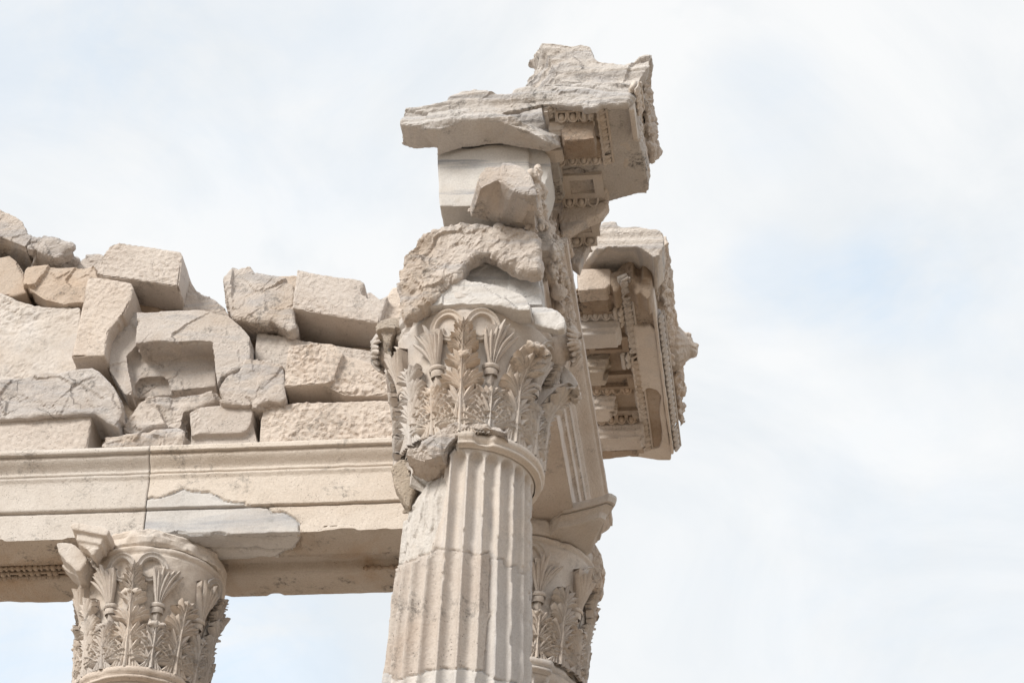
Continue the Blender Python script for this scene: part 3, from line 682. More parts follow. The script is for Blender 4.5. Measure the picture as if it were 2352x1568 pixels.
# ------------------------------------------------------------------ beams swept along one axis
def sweep(name, prof, a0, a1, step, axis, mat, parent, masks=None, rough=.003, dress=None, fine=.028):
    """prof: list of (offset, z) around the section; axis 'x' or 'y'.  Returns one or two meshes split by a mask"""
    pts = []
    for (p, q) in zip(prof, prof[1:]+prof[:1]):
        L = math.hypot(q[0]-p[0], q[1]-p[1]); k = max(1, int(L/fine))
        pts += [(p[0]+(q[0]-p[0])*i/k, p[1]+(q[1]-p[1])*i/k) for i in range(k)]
    pts = np.array(pts); n = len(pts); s = np.linspace(a0, a1, int(abs(a1-a0)/step)+1)
    if axis == 'x': G = np.stack([np.repeat(s[:, None], n, 1), np.repeat(pts[None, :, 0], len(s), 0), np.repeat(pts[None, :, 1], len(s), 0)], -1)
    else: G = np.stack([np.repeat(pts[None, :, 0], len(s), 0), np.repeat(s[:, None], n, 1), np.repeat(pts[None, :, 1], len(s), 0)], -1)
    V = G.reshape(-1, 3)
    V = V+rough*np.stack([fbm(V*7, 3, 2), fbm(V*7, 3, 5), fbm(V*7, 3, 9)], 1)
    if dress is not None: V = dress(V)
    i = np.arange(len(s)-1)[:, None]; j = np.arange(n)[None, :]
    F = np.stack([i*n+j, i*n+(j+1) % n, (i+1)*n+(j+1) % n, (i+1)*n+j], -1).reshape(-1, 4)
    objs = []
    C = V[F].mean(1)
    sel = [np.ones(len(F), bool)] if masks is None else None
    if masks is not None:
        m = masks(C); sel = [~m, m]
    for k, q in enumerate(sel):
        Fq = F[q]; used = np.unique(Fq); mp = np.full(len(V), -1); mp[used] = np.arange(len(used))
        me = mesh_np(name if k == 0 else 'marble_fragment', V[used], mp[Fq])
        if k == 0:   # end caps
            bm = bmesh.new(); bm.from_mesh(me); es = [e for e in bm.edges if e.is_boundary]
            ax = 0 if axis == 'x' else 1
            for lim in (a0, a1):
                ee = [e for e in es if all(abs(v.co[ax]-lim) < .02 for v in e.verts)]
                if ee:
                    try: bmesh.ops.contextual_create(bm, geom=ee)
                    except Exception: pass
            bmesh.ops.recalc_face_normals(bm, faces=bm.faces); bm.to_mesh(me); bm.free()
        objs.append(me)
    return objs
YF = SPAN-WB/2; YB = SPAN+WB/2; H = H_CAP
def ovolo(y0, z0, y1, z1, k, bulge): return [(y0+(y1-y0)*t+bulge*math.sin(PI*t)*.5, z0+(z1-z0)*t) for t in np.linspace(0, 1, k)]
ARCH_PROF = [(YF, H), (YF, H+.320), (YF+.03, H+.328), (YF+.03, H+.338), (YF-.03, H+.346), (YF-.03, H+.70), (YF-.035, H+.715), (YF-.05, H+.735), (YF-.06, H+.76), (YF-.015, H+.768), (YF-.015, H+.776), (YF-.04, H+.785), (YF-.055, H+.80)] + \
            [(YF-.055-.10*math.sin(t*PI/2)**2, H+.80+.15*t) for t in np.linspace(0, 1, 9)] + [(YF-.165, H+.950), (YF-.10, H+.955), (YF-.10, H+.975), (YF-.18, H+.98), (YF-.18, H+1.045), (YB+.18, H+1.045), (YB+.18, H+.97), (YB+.05, H+.75), (YB, H+.70), (YB, H),
             (YB-.44, H), (YB-.46, H+.012), (YB-.475, H-.004), (YB-.50, H+.02), (YB-.53, H+.09), (YB-.72, H+.09), (YB-.75, H+.02), (YB-.775, H-.004), (YB-.79, H+.012), (YB-.81, H)]
G_BEAM = 'architrave beams of the ruin'
def left_beam(x0, x1, label, fragment=None, seed=0):
    def dress(V):
        px, py = project(V); px = px+3*fbm(V*6, 4, 81); py = py+3*fbm(V*6, 4, 85)
        # nibbled lower arrises
        e = np.minimum(np.abs(V[:, 1]-YF), np.abs(V[:, 1]-YB))
        m = (V[:, 2] < H+.05) & (e < .08)
        V[:, 2] += m*.03*sstep(.1, .6, vnoise(V*5+seed, 3))*(1-e/.08)
        if fragment:
            fpx, bpx = fragment
            d = np.full(len(px), 99.)
            for pg in (fpx, bpx):
                for (x1_, y1_), (x2_, y2_) in zip(pg[:-1], pg[1:]):
                    L2 = (x2_-x1_)**2+(y2_-y1_)**2+1e-9; t = np.clip(((px-x1_)*(x2_-x1_)+(py-y1_)*(y2_-y1_))/L2, 0, 1)
                    d = np.minimum(d, np.hypot(px-x1_-t*(x2_-x1_), py-y1_-t*(y2_-y1_)))
            face = np.abs(V[:, 1]-YF) < .06; soff = (V[:, 2] < H+.08) & ~face
            s = (1-sstep(.8, 3.2, d+1.2*vnoise(V*15, 8)))*.03
            V[:, 1] += face*s; V[:, 2] += soff*s
        return V
    mask = None
    if fragment:
        def mask(C):
            px, py = project(C); px = px+3*fbm(C*6, 4, 81); py = py+3*fbm(C*6, 4, 85); fpx, bpx = fragment
            face = (np.abs(C[:, 1]-YF) < .06) & (C[:, 2] < H+.7); soff = (C[:, 2] < H+.08) & (C[:, 1] > YF+.01)
            return (face & inside(px, py, fpx)) | (soff & inside(px, py, bpx))
    ms = sweep('architrave_beam', ARCH_PROF, x0, x1, .011 if fragment else .02, 'x', M_BEAM, None, mask, dress=dress, fine=.014 if fragment else .028)
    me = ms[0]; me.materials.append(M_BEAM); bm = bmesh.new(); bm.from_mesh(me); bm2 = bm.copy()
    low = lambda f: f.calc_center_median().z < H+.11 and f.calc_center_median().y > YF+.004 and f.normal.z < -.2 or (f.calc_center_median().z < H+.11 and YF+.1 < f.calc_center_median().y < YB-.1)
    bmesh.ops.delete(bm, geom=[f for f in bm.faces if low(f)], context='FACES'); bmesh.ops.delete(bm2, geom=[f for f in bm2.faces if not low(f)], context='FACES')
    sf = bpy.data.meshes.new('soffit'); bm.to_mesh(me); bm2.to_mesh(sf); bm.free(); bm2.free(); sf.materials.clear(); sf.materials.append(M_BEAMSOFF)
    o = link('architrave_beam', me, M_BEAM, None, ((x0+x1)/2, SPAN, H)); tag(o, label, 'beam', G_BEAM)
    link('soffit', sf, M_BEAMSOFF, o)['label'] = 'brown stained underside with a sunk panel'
    if len(ms) > 1: link('marble_fragment', ms[1], M_GREY, o)['label'] = 'grey marble original piece let into the cream beam'
    return o
fr_face = poly_fr(SL, [(900, 612), (912, 500), (930, 400), (1000, 385), (1060, 360), (1120, 345), (1170, 328), (1240, 350), (1330, 340), (1380, 365), (1430, 400), (1500, 410), (1565, 412)])+poly_fr(SM, [(285, 432), (430, 440), (460, 480), (530, 470), (600, 510), (640, 550), (645, 600)])+[(690, 1260), (500, 1260), (320, 1260)]
fr_soff = [(380, 1228), (690, 1228)]+poly_fr(SM, [(648, 600), (640, 650), (610, 700), (460, 765), (350, 778), (200, 800), (120, 830), (-100, 900), (-300, 800)])
BEAM_A = left_beam(-8.6, -SPAN-.006, 'cream architrave beam running out of the photo at the left above the left capital', seed=1)
BEAM_B = left_beam(-SPAN+.006, .55, 'cream architrave beam with a grey marble patch, spanning from left capital to near shaft', (fr_face, fr_soff), seed=2)
# bead and leaf mouldings left on the soffits
def beadrow(name, p0, p1, r, pitch, parent, mat, seed=0, miss=.1):
    rng = random.Random(seed); g = Geo(); p0 = np.array(p0, float); p1 = np.array(p1, float); L = np.linalg.norm(p1-p0); n = int(L/pitch); d = (p1-p0)/L
    for i in range(n):
        if rng.random() < miss: continue
        c = p0+d*(i+.5)*pitch; s = np.where(np.abs(d) > .5, pitch*.55 if i % 3 else pitch*.3, r)
        g.ball(c, s*rng.uniform(.85, 1.1), nu=7, nv=5)
    g.tube([p0, p0+d*L*.33, p0+d*L*.66, p1], r*.45, 6)
    return link(name, g.mesh(name), mat, parent, smooth=True)
beadrow('bead_moulding', (-1.75, YB-.50, H+.004), (-.2, YB-.50, H+.004), .035, .07, BEAM_B, M_BROWN, 3)
for yy in (-.52, -.60, -.70): beadrow('leaf_moulding', (-8.2, YB+yy, H+.012), (-4.75, YB+yy, H+.012), .04, .065, BEAM_A, M_BROWN, 5+int(-yy*100), .25)
# ------------------------------------------------------------------ the stacked rubble above the left beams
YW = YF+.04; G_ST = 'stones stacked above the left beam'; Z0 = H+1.045
def wall(name, fr, outline, label, style, mat, dy=0.0, d=.62, seed=0, vox=.018, extra=(), step=30, jamp=3, push=None, **kw):
    Ls = [dict(fr=fr, o=outline, y=YW+dy, d=d, step=step if style in ('rock', 'crag', 'strata') else 0, amp=jamp, push=push)]+list(extra)
    kw.setdefault('sm', 1 if name == 'cream_block' else 2); o = stone(name, Ls, style, mat, label, 'stone', G_ST, vox=vox, seed=seed, **kw); return o
wall('boulder', SA, [(-260, -60), (-120, 20), (0, 74), (70, 108), (128, 148), (150, 200), (182, 232), (140, 292), (60, 262), (0, 236), (-260, 200)], 'broken boulder at the very top of the stack, cut off by the photo edge', 'rock', M_ROCK, -.05, .75, 1, amp=.8)
wall('boulder', SA, [(172, 229), (270, 246), (408, 282), (356, 318), (318, 352), (262, 330), (210, 312), (150, 300)], 'flat-topped broken slab sloping down beside the topmost boulder', 'rock', M_ROCK, -.02, .95, 2)
wall('boulder', SA, [(-260, 300), (-60, 325), (0, 345), (50, 334), (95, 372), (128, 430), (150, 545), (80, 565), (-260, 560)], 'smooth shaded boulder tucked under the topmost boulder', 'smooth', M_TAN, .12, .6, 3)
wall('boulder', SA, [(152, 405), (240, 402), (350, 404), (535, 396), (545, 470), (470, 600), (440, 600), (350, 612), (240, 585), (172, 540), (142, 500), (138, 440)], 'broken stone with a tan stained face wedged behind the tilted upright block', 'rock', M_TAN, .06, .6, 4, amp=.6)
wall('boulder', SA, [(430, 400), (452, 358), (490, 334), (575, 336), (600, 420), (520, 470), (440, 440)], 'small boulder peeping out behind the topmost cream block', 'rock', M_ROCK, .35, .5, 5)
wall('cream_block', SA, [(538, 440), (560, 372), (592, 310), (625, 278), (665, 262), (1010, 318), (1022, 340), (996, 512), (860, 490), (730, 470), (575, 455)], 'large tilted cream block with a pecked face crowning the stack', 'peck', M_CREAM, -.10, .62, 6)
wall('boulder', SA, [(-260, 560), (-60, 548), (0, 548), (40, 560), (62, 572), (110, 588), (190, 612), (330, 622), (452, 620), (455, 800), (430, 1000), (150, 1040), (0, 1060), (-260, 1060)], 'big pale coarse-pecked stone cut by the photo edge, left of the tilted upright block', 'coarse', M_MARBLE, .10, .6, 7)
wall('cream_block', SA, [(492, 455), (600, 468), (735, 492), (748, 520), (735, 580), (690, 668), (640, 712), (606, 765), (592, 830), (584, 897), (400, 905), (430, 780), (470, 560)], 'upright tilted cream block with a scooped broken right edge', 'peck', M_CREAM, -.16, .60, 8)
wall('cut_block', SA, [(760, 652), (880, 650), (1100, 640), (1160, 646), (1285, 682), (1350, 735), (1400, 792), (1400, 900), (1380, 955), (1310, 985), (1240, 1015), (1214, 1066), (1196, 820), (1090, 815), (900, 815), (760, 830)], 'grey block with a big rectangular recess cut into its face', 'rock', M_ROCK, -.12, .6, 9, amp=.22,
     extra=[dict(fr=SA, o=[(690, 770), (1205, 770), (1208, 1070), (955, 1096), (945, 1040), (915, 1008), (780, 1018), (755, 1060), (760, 1120), (715, 1125), (640, 1040), (640, 850)], y=YW+.20, d=.5),
            dict(fr=SA, o=[(750, 930), (960, 930), (960, 1120), (760, 1140), (715, 1120)], y=YW+.30, d=.4),
            dict(fr=SA, o=[(600, 700), (770, 650), (770, 830), (700, 900), (740, 1120), (700, 1115), (610, 980)], y=YW+.06, d=.5)], vox=.018)
wall('boulder', SA, [(-260, 1060), (-60, 1046), (0, 1034), (160, 1012), (420, 972), (515, 964), (562, 992), (630, 1062), (662, 1110), (680, 1180), (660, 1300), (600, 1270), (535, 1222), (330, 1236), (100, 1246), (20, 1252), (-260, 1262)], 'long grey sloping slab lying on the lowest left cream block', 'strata', M_ROCK, -.13, .7, 10, amp=.45)
wall('cream_block', SA, [(-260, 1268), (0, 1256), (516, 1230), (480, 1452), (0, 1480), (-260, 1490)], 'cream pecked block standing on the beam at the photo edge', 'peck', M_CREAM, -.06, .66, 11)
wall('boulder', SA, [(574, 1346), (690, 1342), (800, 1336), (905, 1302), (1000, 1296), (1032, 1320), (1030, 1420), (900, 1430), (740, 1438), (572, 1446)], 'low flat broken stone lying on the beam beside the block with a dark pitted face', 'strata', M_ROCK, -.08, .6, 12, vox=.018)
wall('boulder', SA, [(720, 1240), (770, 1165), (830, 1140), (960, 1128), (1200, 1112), (1240, 1150), (1120, 1188), (1020, 1210), (1010, 1300), (860, 1300), (760, 1340), (700, 1320)], 'pinkish banded broken slab under the block with the rectangular recess', 'strata', M_ROCK, .06, .6, 13, vox=.018)
wall('pitted_block', SB, [(-68, 1170), (0, 1136), (60, 1128), (336, 1121), (334, 1180), (322, 1238), (300, 1275), (268, 1297), (225, 1302), (0, 1306), (-58, 1318)], 'small cream block with a dark pitted face and chipped corner on the beam', 'coarse', M_CREAM2, -.09, .5, 14, vox=.018,
     extra=[dict(fr=SB, o=[(-56, 1300), (0, 1300), (268, 1290), (330, 1225), (366, 1384), (300, 1388), (180, 1372), (110, 1372), (80, 1398), (-60, 1404)], y=YW-.01, d=.42)])
wall('boulder', SB, [(95, 1396), (130, 1362), (170, 1368), (250, 1376), (300, 1396)], 'low sliver of pale stone on the beam under the pitted block', 'rock', M_WHITE, .02, .3, 141, vox=.014, amp=.3)
wall('cream_block', SB, [(395, 1131), (550, 1115), (900, 1102), (1230, 1094), (1450, 1090), (1450, 1358), (1215, 1368), (368, 1398), (376, 1250)], 'long cream pecked block on the beam next to the near capital', 'peck', M_CREAM, -.06, .66, 15)
wall('boulder', SB, [(288, 842), (340, 838), (420, 860), (508, 882), (530, 906), (520, 1000), (542, 1080), (500, 1112), (430, 1100), (360, 1125), (180, 1118), (130, 1112), (106, 1012), (170, 932), (245, 912)], 'pale rounded craggy stone wedged in the middle of the stack', 'crag', M_ROCK, -.16, .5, 16, vox=.017, amp=.62)
wall('cream_block', SB, [(556, 746), (800, 737), (850, 752), (900, 808), (870, 860), (838, 970), (790, 990), (526, 1012), (540, 850)], 'cream pecked block with a broken orange right end above the long low block', 'peck', M_CREAM, -.14, .6, 17,
     extra=[dict(fr=SB, o=[(840, 770), (900, 810), (1000, 838), (1130, 882), (1170, 935), (1175, 1060), (1000, 1070), (900, 1060), (780, 1010)], y=YW-.07, d=.5)])
wall('cream_block', SB, [(352, 670), (620, 712), (1180, 800), (1195, 930), (1100, 1000), (500, 920), (342, 840)], 'warm cream block set back behind the pale craggy stone', 'peck', M_CREAM2, .12, .6, 18)
wall('boulder', SB, [(166, 372), (160, 332), (205, 272), (245, 276), (265, 262), (316, 262), (345, 300), (430, 318), (520, 346), (590, 372), (586, 500), (600, 640), (560, 660), (460, 600), (360, 610), (240, 588), (190, 560), (182, 480), (174, 412)], 'grey craggy faceted stone on top, left of the tilted cream block', 'crag', M_ROCK, -.06, .7, 19, vox=.018, amp=.5)
wall('boulder', SB, [(470, 316), (600, 312), (640, 340), (640, 400), (520, 380)], 'orange stained stone edge showing behind the grey craggy stone', 'rock', M_TAN, .3, .5, 20, amp=.5)
wall('cream_block', SB, [(612, 283), (640, 284), (1000, 346), (1022, 356), (1032, 376), (1006, 398), (1003, 440), (1060, 456), (1132, 461), (1180, 441), (1120, 614), (880, 576), (700, 542), (574, 519)], 'big tilted cream block with a notched upper corner', 'peck', M_CREAM, -.12, .95, 21)
wall('cream_block', SB, [(1128, 464), (1178, 442), (1204, 392), (1262, 378), (1420, 372), (1420, 600), (1290, 585), (1110, 612)], 'rough cream stone between the notched block and the near capital', 'coarse', M_CREAM, -.02, .6, 22)
wall('boulder', SB, [(1010, 440), (1040, 416), (1078, 414), (1125, 460), (1100, 520), (1030, 500)], 'small stone tip showing over the notch of the tilted cream block', 'rock', M_ROCK, .4, .4, 23, amp=.4)
wall('boulder', SB, [(-110, 320), (-40, 380), (0, 412), (90, 462), (150, 512), (190, 565), (150, 640), (-110, 640)], 'pinkish broken stone rising behind the block with the rectangular recess', 'rock', M_ROCK, .28, .5, 24, amp=.5)
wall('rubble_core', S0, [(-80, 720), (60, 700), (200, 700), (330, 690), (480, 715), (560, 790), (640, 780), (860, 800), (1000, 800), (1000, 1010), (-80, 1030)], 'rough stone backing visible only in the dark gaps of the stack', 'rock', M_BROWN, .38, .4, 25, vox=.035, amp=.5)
# ------------------------------------------------------------------ right-hand entablature
def egg_strip(g, p0, p1, n, u, h=.10, pitch=.125, seed=0, miss=.06):
    """egg-and-dart moulding from p0 to p1, facing n, eggs standing along u"""
    rng = random.Random(seed); p0 = np.array(p0, float); p1 = np.array(p1, float); n = np.array(n, float); u = np.array(u, float)
    n /= np.linalg.norm(n); u /= np.linalg.norm(u); L = np.linalg.norm(p1-p0); d = (p1-p0)/L; k = max(1, round(L/pitch)); w = L/k
    A = np.stack([d, u, n])
    def loc(a, b, c): return p0+d*a+u*b+n*c
    V = [loc(a, b, c) for c in (-.06, -.022) for b in (-h*.5, h*.55) for a in (0, L)]
    g.add(V, [(0, 2, 3, 1), (4, 5, 7, 6), (0, 1, 5, 4), (2, 6, 7, 3), (0, 4, 6, 2), (1, 3, 7, 5)])
    g.tube([loc(0, h*.56, .012), loc(L*.5, h*.56, .012), loc(L, h*.56, .012)], .014, 6)
    for i in range(k):
        c = (i+.5)*w
        if rng.random() > miss: g.ball(loc(c, .0, .002), (w*.28, h*.44, .036), A=A, nu=9, nv=6)
        t = np.linspace(PI*1.0, PI*2.0, 9)
        arc = [loc(c+w*.40*math.cos(a), h*.12+h*.58*math.sin(a), .012) for a in t]
        arc = [loc(c-w*.40, h*.5, .012)]+arc+[loc(c+w*.40, h*.5, .012)]
        g.tube(arc, .013, 5)
        g.tube([loc(i*w, h*.5, .006), loc(i*w, 0, .014), loc(i*w, -h*.45, .004)], [.014, .010, .004], 5)
def part(name, g, mat, parent, rough=.004, smooth=True, vox=None, style=None, seed=0, amp=1, label=None):
    me = g.mesh(name)
    if vox: me = remesh(me, vox, 1); weather(me, style, seed, amp)
    elif rough:
        co = getco(me); co += rough*np.stack([fbm(co*11+q, 3, q) for q in (0, 4, 8)], 1); setco(me, co)
    o = link(name, me, mat, parent, smooth=smooth)
    if label: o['label'] = label
    return o
ZS = 3.60; G_ENT = 'broken entablature blocks on the right flank'
def plan(fr, pts, z, up): 
    def f(g):
        F = [on_axis(2, z, *fr(*q)) for q in pts]; g.prism(F, [p+np.array([0, 0, up]) for p in F])
    return f
def box(lo, hi): return lambda g: g.box(lo, hi)
def modillion(parent, y, x0=.68, x1=1.14, z0=3.37, wy=.30, mat=None, broken=0, seed=0):
    g = Geo()
    g.box((x0, y, z0+.05), (x1, y+wy, ZS+.02)); g.box((x0, y+.035, z0), (x1-.03, y+wy-.035, z0+.07)); g.box((x0, y-.012, z0+.125), (x1+.012, y+wy+.012, z0+.15))
    me = remesh(g.mesh('modillion'), .014, 1)
    if broken:
        co = getco(me); cutx = x1-broken+.08*facets(co*4+seed, 3)+.25*(z0+.2-co[:, 2])*-1
        co[:, 0] = np.minimum(co[:, 0], cutx); setco(me, co)
    weather(me, 'smooth', seed, .9)
    return link('modillion', me, mat or M_MARBLE, parent)
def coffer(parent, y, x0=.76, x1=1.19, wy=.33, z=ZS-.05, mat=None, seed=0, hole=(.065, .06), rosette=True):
    g = Geo(); hx, hy = hole
    g.box((x0, y, z), (x0+hx, y+wy, z+.12)); g.box((x1-hx, y, z), (x1, y+wy, z+.12)); g.box((x0+hx, y, z), (x1-hx, y+hy, z+.12)); g.box((x0+hx, y+wy-hy, z), (x1-hx, y+wy, z+.12)); g.box((x0, y, z+.10), (x1, y+wy, z+.16))
    o = part('coffer', g, mat or M_SOFFIT, parent, .003, False)
    if rosette:
        g = Geo(); cx, cy = (x0+x1)/2, y+wy/2
        for k in range(6):
            a = k*PI/3; g.ball((cx+.06*math.cos(a), cy+.04*math.sin(a), z+.09), (.035, .03, .03))
        g.ball((cx, cy, z+.085), (.035, .03, .035)); part('rosette', g, mat or M_SOFFIT, o)
    return o
def eggs(parent, y, x0=.74, x1=1.16, z=ZS-.045, mat=None, seed=0):
    g = Geo(); egg_strip(g, (x0, y, z), (x1, y, z), (0, -.8, -.6), (0, -.6, .8), seed=seed)
    return part('egg_and_dart', g, mat or M_MARBLE, parent, .002)
def long_eggs(parent, y0, y1, x=1.215, z=ZS-.02, mat=None, seed=0, n=(.45, 0, -.9), u=(.9, 0, .45), h=.10, pitch=.105):
    g = Geo(); egg_strip(g, (x, y0, z), (x, y1, z), n, u, h, pitch, seed)
    return part('egg_and_dart', g, mat or M_MARBLE, parent, .002)

# ---- architrave of the flank: ruined near end, moulded right face
XR = WB/2-.01
def flank_prof(d=0):
    L = [(XR, H), (XR, H+.24), (XR+.008, H+.245), (XR+.03, H+.26), (XR+.03, H+.28), (XR+.022, H+.285), (XR+.022, H+.50), (XR+.03, H+.505), (XR+.055, H+.525), (XR+.055, H+.55), (XR+.045, H+.555), (XR+.045, H+.74), (XR+.07, H+.76), (XR+.07, H+.79), (XR+.06, H+.80)]
    L += [(XR+.06+.15*math.sin(t*PI/2)**1.5, H+.80+.15*t) for t in np.linspace(0, 1, 8)]
    L += [(XR+.235, H+.955), (XR+.235, H+1.045), (-.45, H+1.045), (-.5, H+.75), (-.55, H), (-.2, H), (-.16, H+.03), (.16, H+.03), (.2, H)]
    return L
ms = sweep('architrave_beam', flank_prof(), 4.92, -.10, .025, 'y', M_CREAM, None)
BEAM_R = link('architrave_beam', ms[0], M_CREAM, None, (0, 2.3, H)); tag(BEAM_R, 'flank architrave beam receding above the near capital, its near end a rough boulder-like break', 'beam', G_BEAM)
for xx, zz in ((XR+.03, H+.268), (XR+.05, H+.53)): beadrow('bead_moulding', (xx, .4, zz), (xx, 4.7, zz), .017, .045, BEAM_R, M_CARVE, 11, .06)
stone('fractured_end', [dict(fr=SF, o=[(163, 300), (175, 222), (213, 152), (258, 96), (330, 46), (400, 22), (480, 4), (560, -14), (640, -18), (720, -18), (800, 0), (900, 25), (1008, 44), (1022, 160), (1028, 280), (900, 270), (800, 225), (730, 175), (660, 172), (600, 205), (552, 250), (556, 330), (470, 345), (420, 430), (300, 530), (184, 588), (170, 470)], y=-.84, d=.16, step=22, amp=4), box((-.30, -.62, H+.35), (.55, .3, H+.82))], 'rough', M_ROCK, 'rounded rough break', parent=BEAM_R, vox=.017, seed=61, amp=1.1, sm=14)
stone('split_face', [dict(fr=SF, o=[(545, 250), (700, 220), (1026, 262), (1040, 400), (1056, 500), (960, 500), (640, 400), (540, 350)], y=-.60, d=.5)], 'strata', M_GREY, 'smooth pale split face under the rounded break', parent=BEAM_R, vox=.017, seed=62, amp=.35)
def lumps(g, y0, y1, x, z0, z1, n, rng, r=(.05, .11)):
    for _ in range(n):
        a = rng.uniform(*r); g.ball((x+rng.uniform(-.04, .05), rng.uniform(y0, y1), rng.uniform(z0, z1)), (a*rng.uniform(.6, 1), a*rng.uniform(.7, 1.3), a*rng.uniform(.7, 1.3)), nu=8, nv=6)
def scrolls(g, y0, y1, x, zc, k, rng, R=.17):
    """acanthus scroll: spiral stems with leaf fans along the frieze"""
    for i in range(k):
        cy = y0+(i+.5)*(y1-y0)/k; s = 1 if i % 2 else -1; t = np.linspace(0, 3.6*PI, 40)
        rr = R*(1-.8*t/t[-1]); g.tube(np.stack([x+.03+.05*t/t[-1], cy+rr*np.cos(t), zc+s*rr*np.sin(t)], 1), np.linspace(.035, .022, 40), 6)
        g.ball((x+.09, cy, zc), (.05, .055, .055))
        for q in range(9):
            a = q*2*PI/9+rng.uniform(-.2, .2); l = R*rng.uniform(1.05, 1.5)
            g.tube([(x+.03, cy+R*.8*math.cos(a), zc+R*.8*math.sin(a)), (x+.08, cy+l*.9*math.cos(a+.15), zc+l*.9*math.sin(a+.15)), (x+.05, cy+l*1.15*math.cos(a+.35), zc+l*1.15*math.sin(a+.35))], [.03, .035, .012], 6)
rng = random.Random(5)
# battered crown with carved remains over the near capital
def f_(g):
    g.box((.45, -.45, H+.62), (.74, .95, H+1.0)); lumps(g, -.4, .9, .76, H+.55, H+1.0, 26, rng); scrolls(g, -.4, 1.0, .72, H+.80, 3, rng, .13)
stone('carved_crown', [f_], 'ornate', M_CARVE, 'weathered carved crown moulding', parent=BEAM_R, vox=.014, seed=63, amp=.6)
stone('cavetto_crown', [dict(fr=SE, o=[(485, 410), (520, 400), (545, 410), (640, 1075), (632, 1090), (560, 1150), (545, 1190), (520, 900)], P0=(0, 0, H+.97), n=(0, 0, 1), push=(-.03, 0, .08))], 'smooth', M_CREAM2, 'smooth new cream crown with a dark weathered end', parent=BEAM_R, vox=.014, seed=64)

# ---- frieze
def f2(g): g.box((-.1, .05, 2.70), (.60, 1.9, 3.44)); scrolls(g, -.05, 1.9, .58, 3.08, 4, rng, .18); lumps(g, 0, 1.9, .58, 2.75, 3.4, 24, rng, (.04, .08))
FRZ = stone('frieze_block', [f2], 'ornate', M_CARVE, 'frieze block carved with acanthus scrolls on its side, above the flank architrave', 'stone', G_ENT, vox=.016, seed=65, amp=.55)
VEIN = stone('frieze_block', [dict(fr=SC, o=[(448, 892), (480, 873), (560, 878), (640, 888), (700, 886), (770, 870), (860, 860), (1000, 860), (1110, 880), (1130, 1180), (1100, 1310), (700, 1311), (466, 1312), (452, 1000)], y=-.72, d=.62),
                             dict(fr=SC, o=[(1090, 880), (1180, 892), (1232, 912), (1266, 962), (1272, 1030), (1250, 1110), (1215, 1200), (1180, 1300), (1090, 1310)], y=-.68, d=.5), box((-.36, -.50, 3.0), (.60, -.1, 3.72))], 'smooth', M_VEIN, 'smooth pale block with grey veins standing under the top slab', 'stone', G_ENT, vox=.017, seed=66)
UP3 = stone('frieze_block', [dict(fr=SC, o=[(736, 1130), (748, 1072), (800, 1010), (870, 1003), (980, 998), (1062, 1030), (1112, 1082), (1150, 1170), (1168, 1225), (1120, 1232), (1008, 1206), (900, 1124), (830, 1150), (762, 1186)],
                                  bo=[(690, 1340), (700, 1300), (800, 1210), (870, 1203), (980, 1198), (1062, 1230), (1112, 1282), (1170, 1370), (1190, 1470), (1166, 1506), (1040, 1480), (880, 1442), (770, 1410), (694, 1396)], y=-1.30, d=.54)], 'rock', M_ROCK, 'broken brown frieze block jutting out over the rounded break, with a carved right edge', 'stone', G_ENT, vox=.017, seed=67, amp=.38)
def f3(g): lumps(g, -1.15, -.5, .63, 2.35, 2.9, 30, rng, (.04, .075)); scrolls(g, -1.1, .0, .60, 2.68, 3, rng, .13)
stone('carved_edge', [f3], 'ornate', M_CARVE, 'carved acanthus scroll remains', parent=UP3, vox=.014, seed=68, amp=.5)

# ---- the top corner: cornice slab, its carved soffit and the gutter block above
SLAB = stone('cornice_slab', [dict(fr=SC, o=[(178, 656), (200, 612), (216, 592), (300, 587), (400, 569), (520, 546), (548, 505), (640, 478), (730, 468), (850, 478), (876, 500), (940, 500), (1000, 494), (1014, 468), (1090, 450), (1380, 446), (1500, 449), (1640, 466), (1690, 480), (1780, 471), (1858, 480), (1862, 520), (1830, 574), (1640, 574), (1600, 602), (1520, 610), (1500, 588), (1340, 575), (1235, 572), (1190, 576), (960, 622), (860, 636), (740, 634), (640, 640), (560, 664), (480, 702), (430, 740), (350, 746), (260, 738), (184, 716)], y=-1.06, d=.07, step=24, amp=3),
                               dict(fr=SC, o=[(178, 656), (200, 612), (300, 590), (520, 548), (640, 480), (850, 480), (900, 560), (860, 634), (740, 632), (640, 638), (560, 662), (480, 700), (430, 738), (350, 744), (260, 736), (184, 714)], y=-1.06, d=.32),
                               dict(fr=SC, o=[(346, 750), (480, 700), (640, 645), (860, 640), (960, 650), (1090, 710), (1225, 790), (1240, 840), (1090, 760), (900, 690), (640, 690), (470, 750)], bo=[(440, 900), (520, 840), (640, 800), (860, 790), (960, 790), (1110, 815), (1330, 805), (1366, 885), (1240, 924), (900, 868), (640, 895), (448, 958)], y=-1.07, d=.31), box((-.30, -.74, 3.47), (.76, .30, 3.84)),
                               plan(SC, [(1225, 575), (1640, 575), (1832, 575), (1858, 640), (1890, 760), (1925, 900), (1945, 1000), (1962, 1100), (1968, 1196), (1900, 1222), (1800, 1246), (1690, 1282), (1640, 1140), (1480, 1030), (1250, 1100)], ZS, .26)],
              'bedded', M_BED, 'long broken cornice slab jutting out near the top, carved beneath its right end', 'cornice', G_ENT, vox=.018, seed=69, amp=1.0)
eggs(SLAB, -.87, .80, 1.13, seed=1); m_ = modillion(SLAB, -.82, .72, 1.12, 3.40, .30, seed=2)
